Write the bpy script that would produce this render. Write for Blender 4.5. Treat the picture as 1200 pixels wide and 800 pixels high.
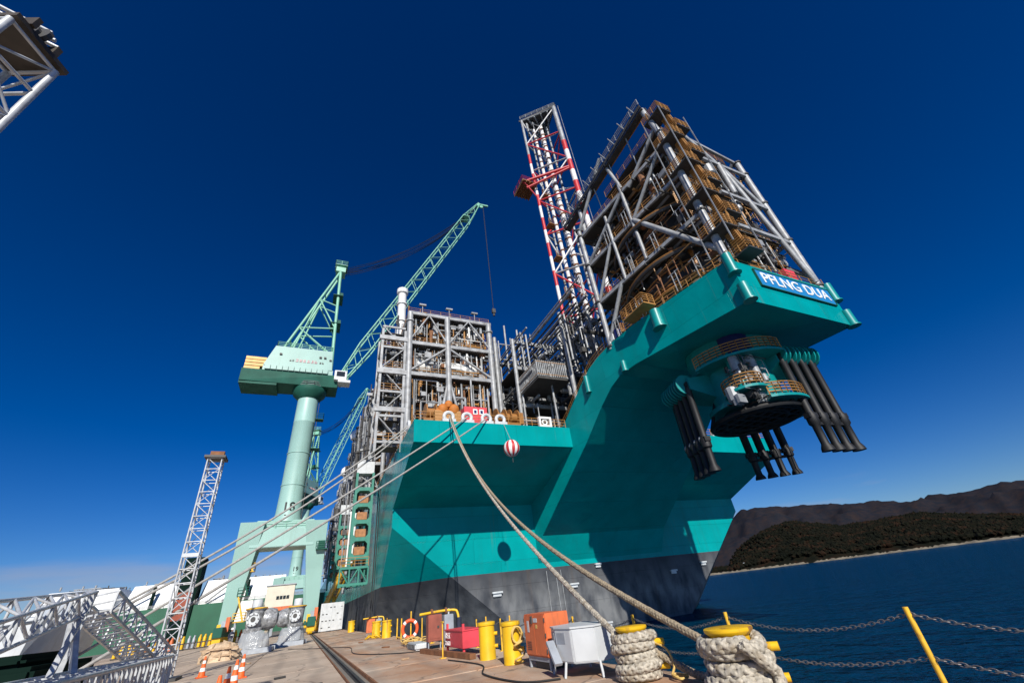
import bpy, bmesh, math, random
from mathutils import Vector, Matrix, Quaternion, noise
from math import sin, cos, pi, radians, sqrt, atan2, hypot
for o in list(bpy.data.objects): bpy.data.objects.remove(o)
S = bpy.context.scene
COL = S.collection
random.seed(7)

# ------------------------------------------------------------------ camera, sky, sun, exposure
YAW, PITCH, ROLL, EYE = radians(27.2), radians(32.2), radians(7.2), 1.4
fwd_h = Vector((sin(YAW), cos(YAW), 0)); rgt_h = Vector((cos(YAW), -sin(YAW), 0))
fwd = fwd_h*cos(PITCH) + Vector((0, 0, sin(PITCH)))
up0 = -fwd_h*sin(PITCH) + Vector((0, 0, cos(PITCH)))
cr = rgt_h*cos(ROLL) - up0*sin(ROLL); cu = rgt_h*sin(ROLL) + up0*cos(ROLL)
cd = bpy.data.cameras.new('camera'); cam = bpy.data.objects.new('camera', cd); COL.objects.link(cam)
cd.sensor_width = 36; cd.lens = 36*472/1200; cd.clip_start = .05; cd.clip_end = 30000
m3 = Matrix((cr, cu, -fwd)).transposed(); cam.matrix_world = Matrix.Translation((0, 0, EYE)) @ m3.to_4x4()
S.camera = cam
SUN = Vector((.2253, .8131, -.5367))           # direction the sunlight travels
W = bpy.data.worlds.new('World'); S.world = W; W.use_nodes = True
wt = W.node_tree; wt.nodes.clear()
sky = wt.nodes.new('ShaderNodeTexSky'); sky.sky_type = 'NISHITA'; sky.sun_disc = False
sky.sun_elevation = radians(32.5); sky.sun_rotation = atan2(-SUN.x, -SUN.y)
sky.altitude = 0; sky.air_density = 1.0; sky.dust_density = .05; sky.ozone_density = 4.0
gam = wt.nodes.new('ShaderNodeGamma'); gam.inputs[1].default_value = 1.21
hsv = wt.nodes.new('ShaderNodeHueSaturation'); hsv.inputs['Saturation'].default_value = 1.2; hsv.inputs['Hue'].default_value = .505; hsv.inputs['Value'].default_value = .56
bg = wt.nodes.new('ShaderNodeBackground'); bg.inputs[1].default_value = .06
wo = wt.nodes.new('ShaderNodeOutputWorld')
CLOUD = (12.4, 6.1, 0)
# thin low clouds, all round the horizon
tc = wt.nodes.new('ShaderNodeTexCoord'); mp = wt.nodes.new('ShaderNodeMapping'); mp.inputs['Scale'].default_value = (1, 1, 6); mp.inputs['Location'].default_value = CLOUD
wt.links.new(tc.outputs['Generated'], mp.inputs[0])
cn = wt.nodes.new('ShaderNodeTexNoise'); cn.inputs['Scale'].default_value = 3.2; cn.inputs['Detail'].default_value = 7; wt.links.new(mp.outputs[0], cn.inputs[0])
cr1 = wt.nodes.new('ShaderNodeMapRange'); cr1.inputs[1].default_value = .53; cr1.inputs[2].default_value = .66; wt.links.new(cn.outputs[0], cr1.inputs[0])
sx = wt.nodes.new('ShaderNodeSeparateXYZ'); wt.links.new(tc.outputs['Generated'], sx.inputs[0])
cr2 = wt.nodes.new('ShaderNodeMapRange'); cr2.inputs[1].default_value = .130; cr2.inputs[2].default_value = .105; wt.links.new(sx.outputs[2], cr2.inputs[0])
cm = wt.nodes.new('ShaderNodeMath'); cm.operation = 'MULTIPLY'; wt.links.new(cr1.outputs[0], cm.inputs[0]); wt.links.new(cr2.outputs[0], cm.inputs[1])
cm2 = wt.nodes.new('ShaderNodeMath'); cm2.operation = 'MULTIPLY'; cm2.inputs[1].default_value = .4; wt.links.new(cm.outputs[0], cm2.inputs[0])
cmix = wt.nodes.new('ShaderNodeMix'); cmix.data_type = 'RGBA'; cmix.inputs['B'].default_value = (5.6, 5.6, 6.6, 1)
wt.links.new(cm2.outputs[0], cmix.inputs['Factor'])
tint = wt.nodes.new('ShaderNodeMix'); tint.data_type = 'RGBA'; tint.blend_type = 'MULTIPLY'; tint.inputs['Factor'].default_value = 1; tint.inputs['B'].default_value = (1, 1.12, 1.42, 1)
wt.links.new(sky.outputs[0], gam.inputs[0]); wt.links.new(gam.outputs[0], tint.inputs['A']); wt.links.new(tint.outputs['Result'], hsv.inputs['Color'])
wt.links.new(hsv.outputs[0], cmix.inputs['A']); wt.links.new(cmix.outputs['Result'], bg.inputs[0]); wt.links.new(bg.outputs[0], wo.inputs[0])
sl = bpy.data.lights.new('sun', 'SUN'); sl.energy = 5.0; sl.angle = radians(.5); sl.color = (1, .95, .86)
so = bpy.data.objects.new('sun', sl); COL.objects.link(so); so.rotation_euler = SUN.to_track_quat('-Z', 'Y').to_euler(); so.location = (-60, -200, 140)
S.view_settings.view_transform = 'Standard'; S.view_settings.look = 'None'; S.view_settings.gamma = 1
S.view_settings.exposure = 0.2; S.view_settings.use_curve_mapping = False

# ------------------------------------------------------------------ materials
M = {}
def mat(name, col, rough=.5, metal=0, var=.12, vs=1.5, bump=0, bs=20, col2=None, f2=(.55, .7), s2=.8, streak=False, spec=.5):
    m = bpy.data.materials.new(name); m.use_nodes = True; t = m.node_tree; n = t.nodes; b = n['Principled BSDF']
    b.inputs['Roughness'].default_value = rough; b.inputs['Metallic'].default_value = metal; b.inputs['Specular IOR Level'].default_value = spec
    g = n.new('ShaderNodeNewGeometry')
    no = n.new('ShaderNodeTexNoise'); no.inputs['Scale'].default_value = vs; no.inputs['Detail'].default_value = 6; t.links.new(g.outputs['Position'], no.inputs[0])
    mr = n.new('ShaderNodeMapRange'); mr.inputs[1].default_value = .3; mr.inputs[2].default_value = .7; mr.inputs[3].default_value = 1-var; mr.inputs[4].default_value = 1+var
    t.links.new(no.outputs[0], mr.inputs[0])
    mul = n.new('ShaderNodeMix'); mul.data_type = 'RGBA'; mul.blend_type = 'MULTIPLY'; mul.inputs['Factor'].default_value = 1
    mul.inputs['A'].default_value = (*col, 1); t.links.new(mr.outputs[0], mul.inputs['B'])
    out = mul.outputs['Result']
    if col2:
        n2 = n.new('ShaderNodeTexNoise'); n2.inputs['Scale'].default_value = s2; n2.inputs['Detail'].default_value = 8; n2.inputs['Roughness'].default_value = .65
        if streak:
            mpn = n.new('ShaderNodeMapping'); mpn.inputs['Scale'].default_value = (1, 1, .12); t.links.new(g.outputs['Position'], mpn.inputs[0]); t.links.new(mpn.outputs[0], n2.inputs[0])
        else: t.links.new(g.outputs['Position'], n2.inputs[0])
        r2 = n.new('ShaderNodeMapRange'); r2.inputs[1].default_value = f2[0]; r2.inputs[2].default_value = f2[1]; t.links.new(n2.outputs[0], r2.inputs[0])
        mx = n.new('ShaderNodeMix'); mx.data_type = 'RGBA'; mx.inputs['B'].default_value = (*col2, 1)
        t.links.new(r2.outputs[0], mx.inputs['Factor']); t.links.new(out, mx.inputs['A']); out = mx.outputs['Result']
    t.links.new(out, b.inputs['Base Color'])
    if bump:
        nb = n.new('ShaderNodeTexNoise'); nb.inputs['Scale'].default_value = bs; nb.inputs['Detail'].default_value = 6; t.links.new(g.outputs['Position'], nb.inputs[0])
        bp = n.new('ShaderNodeBump'); bp.inputs['Strength'].default_value = bump; bp.inputs['Distance'].default_value = .05
        t.links.new(nb.outputs[0], bp.inputs['Height']); t.links.new(bp.outputs[0], b.inputs['Normal'])
    M[name] = m; return m
mat('galv', (.30, .31, .32), .5, .1, .3, 1.2, col2=(.15, .12, .10), f2=(.52, .8), s2=1.6)
mat('galv_near', (.48, .50, .52), .42, .15, .2, 6, col2=(.36, .36, .36), f2=(.5, .75), s2=4)
mat('grey_pipe', (.27, .28, .29), .5, .2, .3, .8)
mat('white_paint', (.72, .72, .70), .45, 0, .08, 1, col2=(.42, .34, .26), f2=(.64, .85), s2=.9, streak=True)
mat('dark_steel', (.06, .058, .056), .6, .2, .3, 1)
mat('deck_dark', (.05, .046, .04), .7, 0, .3, .7)
mat('black_steel', (.009, .009, .010), .6, .1, .3, 2)
mat('rail_orange', (.40, .20, .06), .5, 0, .15, 2)
mat('orange_pipe', (.30, .13, .03), .5, 0, .2, 1)
mat('rust', (.20, .085, .035), .8, 0, .4, 3)
mat('mint', (.28, .46, .42), .45, 0, .06, .25, col2=(.18, .29, .23), f2=(.62, .85), s2=.35, streak=True)
mat('mint_dark', (.016, .095, .068), .6, 0, .2, .5, spec=.2)
mat('mint_lattice', (.20, .46, .33), .45, 0, .12, .5)
mat('red_paint', (.52, .03, .035), .45, 0, .12, 1)
mat('flare_white', (.74, .72, .70), .5, 0, .1, 1, col2=(.45, .33, .25), f2=(.62, .8), s2=1)
mat('yellow', (.72, .43, .01), .45, 0, .12, 3, col2=(.26, .12, .04), f2=(.58, .68), s2=4.5, streak=True)
mat('yellow_post', (.72, .42, .03), .5, 0, .2, 5, col2=(.25, .12, .05), f2=(.6, .75), s2=9)
mat('red_box', (.62, .05, .07), .5, 0, .12, 3, col2=(.3, .03, .03), f2=(.6, .8), s2=5)
mat('orange_cab', (.62, .15, .05), .5, 0, .1, 3, col2=(.32, .10, .05), f2=(.54, .72), s2=7, streak=True)
mat('brown_cab', (.26, .07, .045), .55, 0, .2, 4)
mat('cab_white', (.52, .545, .56), .45, 0, .1, 2, col2=(.38, .37, .35), f2=(.58, .8), s2=5, streak=True)
mat('cab_grey', (.33, .36, .40), .5, .2, .15, 3)
mat('cone_orange', (.85, .13, .02), .55, 0, .1, 6)
mat('cone_white', (.80, .80, .78), .5, 0, .12, 6)
mat('rope_pale', (.40, .365, .30), .9, 0, .45, 16, bump=.05, bs=90, col2=(.20, .15, .09), f2=(.48, .72), s2=6)
mat('rope_tan', (.29, .235, .16), .9, 0, .3, 14, bump=.04, bs=90)
mat('rope_grey', (.33, .32, .30), .9, 0, .2, 6)
mat('timber', (.42, .29, .18), .75, 0, .3, 6, bump=.4, bs=30)
mat('tarp', (.56, .42, .28), .6, 0, .2, 4, bump=.8, bs=6)
mat('wrap', (.34, .35, .36), .22, .1, .4, 3.5, bump=1.0, bs=5, col2=(.16, .165, .17), f2=(.48, .6), s2=4)
mat('hullgreen', (.008, .095, .045), .5, 0, .15, .2)
mat('shipwhite', (.78, .79, .78), .5, 0, .04, .1)
mat('concrete_far', (.20, .18, .155), .85, 0, .2, .2, bump=.3, bs=4)
mat('blue_board', (.015, .20, .46), .4, 0, .05, 1)
mat('letter_white', (.8, .8, .8), .5, 0, .03, 1)
mat('letter_black', (.012, .012, .013), .5, 0, .05, 1)
mat('glass_dark', (.02, .025, .03), .1, 0, .05, 1)
mat('ringorange', (.80, .10, .02), .5, 0, .08, 5)
mat('skin', (.45, .27, .19), .6, 0, .1, 10)
mat('navy', (.02, .025, .05), .8, 0, .3, 8)
mat('trousers', (.16, .16, .17), .85, 0, .3, 8)
mat('hide', (.30, .12, .05), .7, 0, .4, 3)
mat('block_orange', (.34, .15, .06), .7, 0, .25, 3)
mat('navy_pipe', (.01, .015, .10), .4, 0, .1, 1)
mat('shore', (.20, .17, .12), .9, 0, .35, .08)
mat('rubber', (.02, .02, .02), .8, 0, .2, 3)
mat('chain', (.20, .20, .21), .45, .6, .3, 8)

def hull_material():
    m = bpy.data.materials.new('hull_paint'); m.use_nodes = True; t = m.node_tree; n = t.nodes; b = n['Principled BSDF']
    L = t.links.new
    g = n.new('ShaderNodeNewGeometry'); sp = n.new('ShaderNodeSeparateXYZ'); L(g.outputs['Position'], sp.inputs[0])
    def noi(sc, det, sq=(1, 1, 1)):
        mpn = n.new('ShaderNodeMapping'); mpn.inputs['Scale'].default_value = sq; L(g.outputs['Position'], mpn.inputs[0])
        x = n.new('ShaderNodeTexNoise'); x.inputs['Scale'].default_value = sc; x.inputs['Detail'].default_value = det; L(mpn.outputs[0], x.inputs[0]); return x.outputs[0]
    def rng(src, a, c, d=0, e=1):
        r = n.new('ShaderNodeMapRange'); r.inputs[1].default_value = a; r.inputs[2].default_value = c; r.inputs[3].default_value = d; r.inputs[4].default_value = e; L(src, r.inputs[0]); return r.outputs[0]
    def mixc(fac, A, B, bt='MIX'):
        x = n.new('ShaderNodeMix'); x.data_type = 'RGBA'; x.blend_type = bt
        for k, v in (('Factor', fac), ('A', A), ('B', B)):
            if hasattr(v, 'is_output'): L(v, x.inputs[k])
            elif isinstance(v, tuple): x.inputs[k].default_value = (*v, 1)
            else: x.inputs[k].default_value = v
        return x.outputs['Result']
    def mul(a, c):
        x = n.new('ShaderNodeMath'); x.operation = 'MULTIPLY'
        for i, v in enumerate((a, c)):
            if hasattr(v, 'is_output'): L(v, x.inputs[i])
            else: x.inputs[i].default_value = v
        return x.outputs[0]
    teal = mixc(1.0, (.0005, .262, .268), rng(noi(.35, 5), .3, .7, .9, 1.1), 'MULTIPLY')
    streak = rng(noi(1.1, 6, (1, 1, .06)), .55, .8, 0, .22)
    teal = mixc(streak, teal, (.02, .14, .13))
    grey = mixc(1.0, (.058, .063, .074), rng(noi(.5, 6), .3, .7, .75, 1.2), 'MULTIPLY')
    scuff = mul(rng(noi(.7, 9, (1, 1, .5)), .34, .62), rng(sp.outputs[2], 4.2, .0, 0, .85))
    grey = mixc(scuff, grey, (.20, .205, .21))
    st2 = mul(rng(noi(.8, 6, (1, 1, .05)), .6, .8), .5)
    grey = mixc(st2, grey, (.11, .08, .06))
    bk = n.new('ShaderNodeTexBrick'); bk.inputs['Scale'].default_value = 1; bk.offset = .37; bk.inputs['Brick Width'].default_value = 9; bk.inputs['Row Height'].default_value = 2.6
    bk.inputs['Mortar Size'].default_value = .025; bk.inputs['Mortar Smooth'].default_value = .6
    bk.inputs['Color1'].default_value = (1.03, 1.03, 1.03, 1); bk.inputs['Color2'].default_value = (.93, .93, .93, 1); bk.inputs['Mortar'].default_value = (.80, .80, .80, 1)
    ad = n.new('ShaderNodeMath'); L(sp.outputs[0], ad.inputs[0]); L(sp.outputs[1], ad.inputs[1])
    cb = n.new('ShaderNodeCombineXYZ'); L(ad.outputs[0], cb.inputs[0]); L(sp.outputs[2], cb.inputs[1]); L(cb.outputs[0], bk.inputs[0])
    teal = mixc(1.0, teal, bk.outputs['Color'], 'MULTIPLY'); grey = mixc(1.0, grey, bk.outputs['Color'], 'MULTIPLY')
    rst = mul(rng(noi(1.6, 9, (1, 1, .05)), .64, .78), .45); teal = mixc(mul(rst, rng(noi(.12, 3), .5, .62)), teal, (.13, .10, .06))
    zb = n.new('ShaderNodeMath'); zb.operation = 'LESS_THAN'; zb.inputs[1].default_value = 4.05; L(sp.outputs[2], zb.inputs[0])
    L(mixc(zb.outputs[0], teal, grey), b.inputs['Base Color'])
    L(rng(zb.outputs[0], 0, 1, .24, .65), b.inputs['Roughness'])
    # plate seams and the slight quilting of welded plate
    bp = n.new('ShaderNodeBump'); bp.inputs['Strength'].default_value = .6; bp.inputs['Distance'].default_value = .04; bp.invert = True
    L(bk.outputs['Fac'], bp.inputs['Height'])
    bp2 = n.new('ShaderNodeBump'); bp2.inputs['Strength'].default_value = .35; bp2.inputs['Distance'].default_value = .09
    L(noi(.8, 2), bp2.inputs['Height']); L(bp.outputs[0], bp2.inputs['Normal']); L(bp2.outputs[0], b.inputs['Normal'])
    b.inputs['Specular IOR Level'].default_value = .1; M['hull'] = m
hull_material()
mat('teal_part', (.001, .23, .225), .4, 0, .12, 1, col2=(.02, .12, .11), f2=(.6, .8), s2=1.5, streak=True)

def quay_material():
    m = bpy.data.materials.new('quay_concrete'); m.use_nodes = True; t = m.node_tree; n = t.nodes; b = n['Principled BSDF']; L = t.links.new
    g = n.new('ShaderNodeNewGeometry'); oi = n.new('ShaderNodeObjectInfo'); sp = n.new('ShaderNodeSeparateXYZ'); L(g.outputs['Position'], sp.inputs[0])
    def noi(sc, det, r=.6, sq=(1, 1, 1)):
        mpn = n.new('ShaderNodeMapping'); mpn.inputs['Scale'].default_value = sq; L(g.outputs['Position'], mpn.inputs[0])
        x = n.new('ShaderNodeTexNoise'); x.inputs['Scale'].default_value = sc; x.inputs['Detail'].default_value = det; x.inputs['Roughness'].default_value = r; L(mpn.outputs[0], x.inputs[0]); return x.outputs[0]
    def rng(src, a, c, d=0, e=1):
        r = n.new('ShaderNodeMapRange'); r.inputs[1].default_value = a; r.inputs[2].default_value = c; r.inputs[3].default_value = d; r.inputs[4].default_value = e; L(src, r.inputs[0]); return r.outputs[0]
    def mixc(fac, A, B, bt='MIX'):
        x = n.new('ShaderNodeMix'); x.data_type = 'RGBA'; x.blend_type = bt
        for k, v in (('Factor', fac), ('A', A), ('B', B)):
            if hasattr(v, 'is_output'): L(v, x.inputs[k])
            elif isinstance(v, tuple): x.inputs[k].default_value = (*v, 1)
            else: x.inputs[k].default_value = v
        return x.outputs['Result']
    c = mixc(rng(noi(.35, 8), .35, .65), (.43, .335, .25), (.60, .485, .37))
    # rusty brown staining on the strip beside the quay edge
    rz = n.new('ShaderNodeMath'); rz.operation = 'MULTIPLY'; L(rng(sp.outputs[0], .9, 2.4, .12, 1), rz.inputs[0]); L(rng(noi(.42, 10, .72, (1, .55, 1)), .38, .60), rz.inputs[1])
    c = mixc(rz.outputs[0], c, (.44, .235, .125))
    c = mixc(rng(noi(.8, 9, .75), .58, .80, 0, .7), c, (.17, .135, .11))
    c = mixc(rng(noi(22, 4), .3, .7, 0, .22), c, (.26, .23, .20))
    c = mixc(1.0, c, rng(oi.outputs['Random'], 0, 1, .88, 1.1), 'MULTIPLY')
    # dark oil drips, tyre-track bands along the quay, hairline cracks
    c = mixc(rng(noi(.28, 10, .8, (1, .35, 1)), .60, .72, 0, .8), c, (.09, .075, .065))
    tr = n.new('ShaderNodeTexWave'); tr.inputs['Scale'].default_value = .22; tr.inputs['Distortion'].default_value = 5; tr.inputs['Detail'].default_value = 4; tr.inputs['Detail Scale'].default_value = .5; L(g.outputs['Position'], tr.inputs[0]); c = mixc(rng(tr.outputs['Fac'], .72, 1, 0, .28), c, (.16, .13, .11))
    vo = n.new('ShaderNodeTexVoronoi'); vo.feature = 'DISTANCE_TO_EDGE'; vo.inputs['Scale'].default_value = .33; mpv = n.new('ShaderNodeVectorMath'); mpv.operation = 'ADD'; nv = n.new('ShaderNodeTexNoise'); nv.inputs['Scale'].default_value = 1.2; nv.inputs['Detail'].default_value = 6; L(g.outputs['Position'], nv.inputs[0]); L(g.outputs['Position'], mpv.inputs[0]); L(nv.outputs['Color'], mpv.inputs[1]); L(mpv.outputs[0], vo.inputs[0])
    c = mixc(rng(vo.outputs['Distance'], .012, .003, 0, .6), c, (.08, .065, .055))
    L(c, b.inputs['Base Color']); b.inputs['Roughness'].default_value = .8
    bp = n.new('ShaderNodeBump'); bp.inputs['Strength'].default_value = .5; bp.inputs['Distance'].default_value = .02; L(noi(9, 8, .7), bp.inputs['Height']); L(bp.outputs[0], b.inputs['Normal'])
    M['quay'] = m
quay_material()

def water_material():
    m = bpy.data.materials.new('sea_water'); m.use_nodes = True; t = m.node_tree; n = t.nodes; L = t.links.new; n.remove(n['Principled BSDF'])
    d = n.new('ShaderNodeBsdfDiffuse'); d.inputs['Color'].default_value = (.0004, .028, .064, 1)
    gl = n.new('ShaderNodeBsdfGlossy'); gl.inputs['Color'].default_value = (.55, .75, .95, 1); gl.inputs['Roughness'].default_value = .05
    fr = n.new('ShaderNodeFresnel'); fr.inputs[0].default_value = 1.33; k = n.new('ShaderNodeMath'); k.operation = 'MULTIPLY'; k.inputs[1].default_value = .7; L(fr.outputs[0], k.inputs[0])
    mx = n.new('ShaderNodeMixShader'); L(k.outputs[0], mx.inputs[0]); L(d.outputs[0], mx.inputs[1]); L(gl.outputs[0], mx.inputs[2]); L(mx.outputs[0], n['Material Output'].inputs[0])
    g = n.new('ShaderNodeNewGeometry'); prev = None
    for sc, dist, sq in ((.05, 1.4, .5), (.22, .9, .5), (.7, .75, .6), (2.6, .22, .8)):
        mpn = n.new('ShaderNodeMapping'); mpn.inputs['Rotation'].default_value = (0, 0, .5); mpn.inputs['Scale'].default_value = (1, sq, 1); L(g.outputs['Position'], mpn.inputs[0])
        x = n.new('ShaderNodeTexNoise'); x.inputs['Scale'].default_value = sc; x.inputs['Detail'].default_value = 4; L(mpn.outputs[0], x.inputs[0])
        bp = n.new('ShaderNodeBump'); bp.inputs['Strength'].default_value = 1; bp.inputs['Distance'].default_value = dist; L(x.outputs[0], bp.inputs['Height'])
        if prev: L(prev.outputs[0], bp.inputs['Normal'])
        prev = bp
    for q in (d, gl, fr): L(prev.outputs[0], q.inputs['Normal'])
    M['water'] = m
water_material()

def forest_material(name, a, c, d, sc):
    m = bpy.data.materials.new(name); m.use_nodes = True; t = m.node_tree; n = t.nodes; b = n['Principled BSDF']; L = t.links.new
    g = n.new('ShaderNodeNewGeometry'); x = n.new('ShaderNodeTexNoise'); x.inputs['Scale'].default_value = sc; x.inputs['Detail'].default_value = 7; x.inputs['Roughness'].default_value = .7; L(g.outputs['Position'], x.inputs[0])
    r = n.new('ShaderNodeValToRGB'); e = r.color_ramp.elements; e[0].position = .38; e[0].color = (*a, 1); e[1].position = .52; e[1].color = (*c, 1); k = e.new(.66); k.color = (*d, 1)
    L(x.outputs[0], r.inputs[0]); L(r.outputs[0], b.inputs['Base Color']); b.inputs['Roughness'].default_value = .95; b.inputs['Specular IOR Level'].default_value = .1
    M[name] = m
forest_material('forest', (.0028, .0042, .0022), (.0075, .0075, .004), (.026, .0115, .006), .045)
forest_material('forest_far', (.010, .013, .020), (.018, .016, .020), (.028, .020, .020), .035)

# ------------------------------------------------------------------ mesh helpers
ORG = {}
def V(p): return Vector(p)
def org(p): return ORG.get(p.name, Vector((0, 0, 0))) if p else Vector((0, 0, 0))
def tag(o, label=None, cat=None, group=None, kind=None):
    for k, v in (('label', label), ('category', cat), ('group', group), ('kind', kind)):
        if v: o[k] = v
    return o
def thing(name, label, cat, loc=(0, 0, 0), group=None, local=False, rz=0):
    o = bpy.data.objects.new(name, None); COL.objects.link(o); o.location = loc; o.rotation_euler = (0, 0, rz); o.empty_display_size = .3
    ORG[o.name] = Vector((0, 0, 0)) if local else Vector(loc)
    return tag(o, label, cat, group)
def frame(d):
    d = d.normalized(); a = Vector((0, 0, 1)) if abs(d.z) < .95 else Vector((1, 0, 0))
    u = d.cross(a).normalized(); return u, d.cross(u).normalized()
class MB:
    def __init__(s): s.v = []; s.f = []; s.m = []; s.mi = 0
    def add(s, vs, fs):
        k = len(s.v); s.v += [tuple(p) for p in vs]; s.f += [tuple(i+k for i in f) for f in fs]; s.m += [s.mi]*len(fs); return s
    def box(s, c, d, rz=0):
        x, y, z = d[0]/2, d[1]/2, d[2]/2; ca, sa = cos(rz), sin(rz)
        vs = [(c[0]+a*ca*x-b*sa*y, c[1]+a*sa*x+b*ca*y, c[2]+e*z) for e in (-1, 1) for a, b in ((-1, -1), (1, -1), (1, 1), (-1, 1))]
        return s.add(vs, [(3, 2, 1, 0), (4, 5, 6, 7), (0, 1, 5, 4), (1, 2, 6, 5), (2, 3, 7, 6), (3, 0, 4, 7)])
    def b2(s, a, b): return s.box([(a[i]+b[i])/2 for i in range(3)], [abs(b[i]-a[i]) for i in range(3)])
    def bar(s, a, b, w, h=None):
        a, b = V(a), V(b); h = h or w; d = b-a; u, v = frame(d); vs = [p+u*(i*w/2)+v*(j*h/2) for p in (a, b) for i, j in ((-1, -1), (1, -1), (1, 1), (-1, 1))]
        return s.add(vs, [(0, 1, 2, 3), (7, 6, 5, 4), (0, 4, 5, 1), (1, 5, 6, 2), (2, 6, 7, 3), (3, 7, 4, 0)])
    def tube(s, a, b, r, n=8, r2=None):
        a, b = V(a), V(b); r2 = r if r2 is None else r2; u, v = frame(b-a)
        vs = [p+(u*cos(2*pi*i/n)+v*sin(2*pi*i/n))*q for p, q in ((a, r), (b, r2)) for i in range(n)]
        return s.add(vs, [(i, i+n, (i+1) % n+n, (i+1) % n) for i in range(n)]+[tuple(range(n)), tuple(range(2*n-1, n-1, -1))])
    def sweep(s, pts, r, n=6, closed=False):
        pts = [V(p) for p in pts]; N = len(pts); u = None; vs = []
        for k, p in enumerate(pts):
            t = (pts[(k+1) % N]-pts[k-1]) if closed else (pts[min(k+1, N-1)]-pts[max(k-1, 0)])
            t.normalize()
            if u is None: u, _ = frame(t)
            u = (u-t*u.dot(t)).normalized(); w = t.cross(u)
            rr = r(k/(N-1)) if callable(r) else r
            vs += [p+(u*cos(2*pi*i/n)+w*sin(2*pi*i/n))*rr for i in range(n)]
        K = N if closed else N-1; fs = [(k*n+i, k*n+(i+1) % n, ((k+1) % N)*n+(i+1) % n, ((k+1) % N)*n+i) for k in range(K) for i in range(n)]
        if not closed: fs += [tuple(range(n-1, -1, -1)), tuple(range((N-1)*n, N*n))]
        return s.add(vs, fs)
    def lathe(s, prof, c, n=20, ax=None):
        vs = []
        for r, z in prof:
            for i in range(n):
                a = 2*pi*i/n; p = Vector((r*cos(a), r*sin(a), z))
                if ax: u, w = frame(V(ax)); d = V(ax).normalized(); p = u*p.x+w*p.y+d*p.z
                vs.append(V(c)+p)
        fs = [(k*n+i, k*n+(i+1) % n, (k+1)*n+(i+1) % n, (k+1)*n+i) for k in range(len(prof)-1) for i in range(n)]
        if prof[0][0] > 1e-6: fs.append(tuple(range(n-1, -1, -1)))
        if prof[-1][0] > 1e-6: fs.append(tuple(range((len(prof)-1)*n, len(prof)*n)))
        return s.add(vs, fs)
    def ring(s, c, R, r, n=24, m=8, ax=(0, 0, 1), a0=0, a1=2*pi):
        u, w = frame(V(ax)); cl = abs(a1-a0-2*pi) < 1e-4
        pts = [V(c)+(u*cos(a0+(a1-a0)*i/n)+w*sin(a0+(a1-a0)*i/n))*R for i in range(n if cl else n+1)]
        return s.sweep(pts, r, m, cl)
    def prism(s, poly, a, b):                # poly of 3-D points shifted by vectors a and b
        n = len(poly); vs = [V(p)+V(a) for p in poly]+[V(p)+V(b) for p in poly]
        return s.add(vs, [tuple(range(n-1, -1, -1)), tuple(range(n, 2*n))]+[(i, (i+1) % n, (i+1) % n+n, i+n) for i in range(n)])
    def poly(s, pts): return s.add(pts, [tuple(range(len(pts)))])
    def build(s, name, m, parent=None, smooth=False, bevel=0, o=None, fix=True, sharp=40):
        base = org(parent) if parent else (V(o) if o else Vector((0, 0, 0)))
        me = bpy.data.meshes.new(name); me.from_pydata([V(p)-base for p in s.v], [], s.f)
        for x in (m if isinstance(m, (list, tuple)) else [m]): me.materials.append(M[x])
        if isinstance(m, (list, tuple)): me.polygons.foreach_set('material_index', s.m)
        if fix:
            bm = bmesh.new(); bm.from_mesh(me); bmesh.ops.recalc_face_normals(bm, faces=bm.faces)
            if bevel: bmesh.ops.bevel(bm, geom=bm.edges[:], offset=bevel, segments=2, affect='EDGES', clamp_overlap=True)
            bm.to_mesh(me); bm.free()
        ob = bpy.data.objects.new(name, me); COL.objects.link(ob)
        if parent: ob.parent = parent
        elif o: ob.location = o
        ORG[ob.name] = base
        if smooth:
            me.polygons.foreach_set('use_smooth', [True]*len(me.polygons)); me.set_sharp_from_angle(angle=radians(sharp))
        return ob
_U = {}
def unit(kind, m):
    if (kind, m) not in _U:
        b = MB(); b.tube((0, 0, 0), (0, 0, 1), 1, 10) if kind == 't' else b.box((0, 0, .5), (1, 1, 1))
        me = bpy.data.meshes.new('unit_'+kind+'_'+m); me.from_pydata(b.v, [], b.f); me.materials.append(M[m])
        if kind == 't': me.polygons.foreach_set('use_smooth', [True]*len(me.polygons)); me.set_sharp_from_angle(angle=radians(50))
        _U[(kind, m)] = me
    return _U[(kind, m)]
def _member(kind, name, a, b, sx, sy, m, parent):
    a, b = V(a), V(b); d = b-a; ob = bpy.data.objects.new(name, unit(kind, m)); COL.objects.link(ob)
    ob.parent = parent; ob.location = a-org(parent); ob.rotation_mode = 'QUATERNION'; ob.rotation_quaternion = d.to_track_quat('Z', 'Y'); ob.scale = (sx, sy, d.length)
    ORG[ob.name] = org(parent); return ob
def T(name, a, b, r, m, parent): return _member('t', name, a, b, r, r, m, parent)
def B(name, a, b, w, h, m, parent): return _member('b', name, a, b, w, h, m, parent)
def lerp(a, b, t): return V(a)+(V(b)-V(a))*t
def sag(a, b, s, n=40): return [lerp(a, b, i/n)-Vector((0, 0, 4*s*(i/n)*(1-i/n))) for i in range(n+1)]
def rail(path, parent, h=1.1, m='rail_orange', name='handrail', r=.035, step=1.5, mids=2, mb=None):
    b = mb or MB(); path = [V(p) for p in path]
    for p, q in zip(path, path[1:]):
        n = max(1, round((q-p).length/step))
        for k in range(mids+1):
            z = Vector((0, 0, h*(k+1)/(mids+1))); b.tube(p+z, q+z, r, 5)
        for i in range(n+1):
            c = lerp(p, q, i/n); b.tube(c, c+Vector((0, 0, h)), r, 5)
    return None if mb else b.build(name, m, parent, fix=False)
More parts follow.
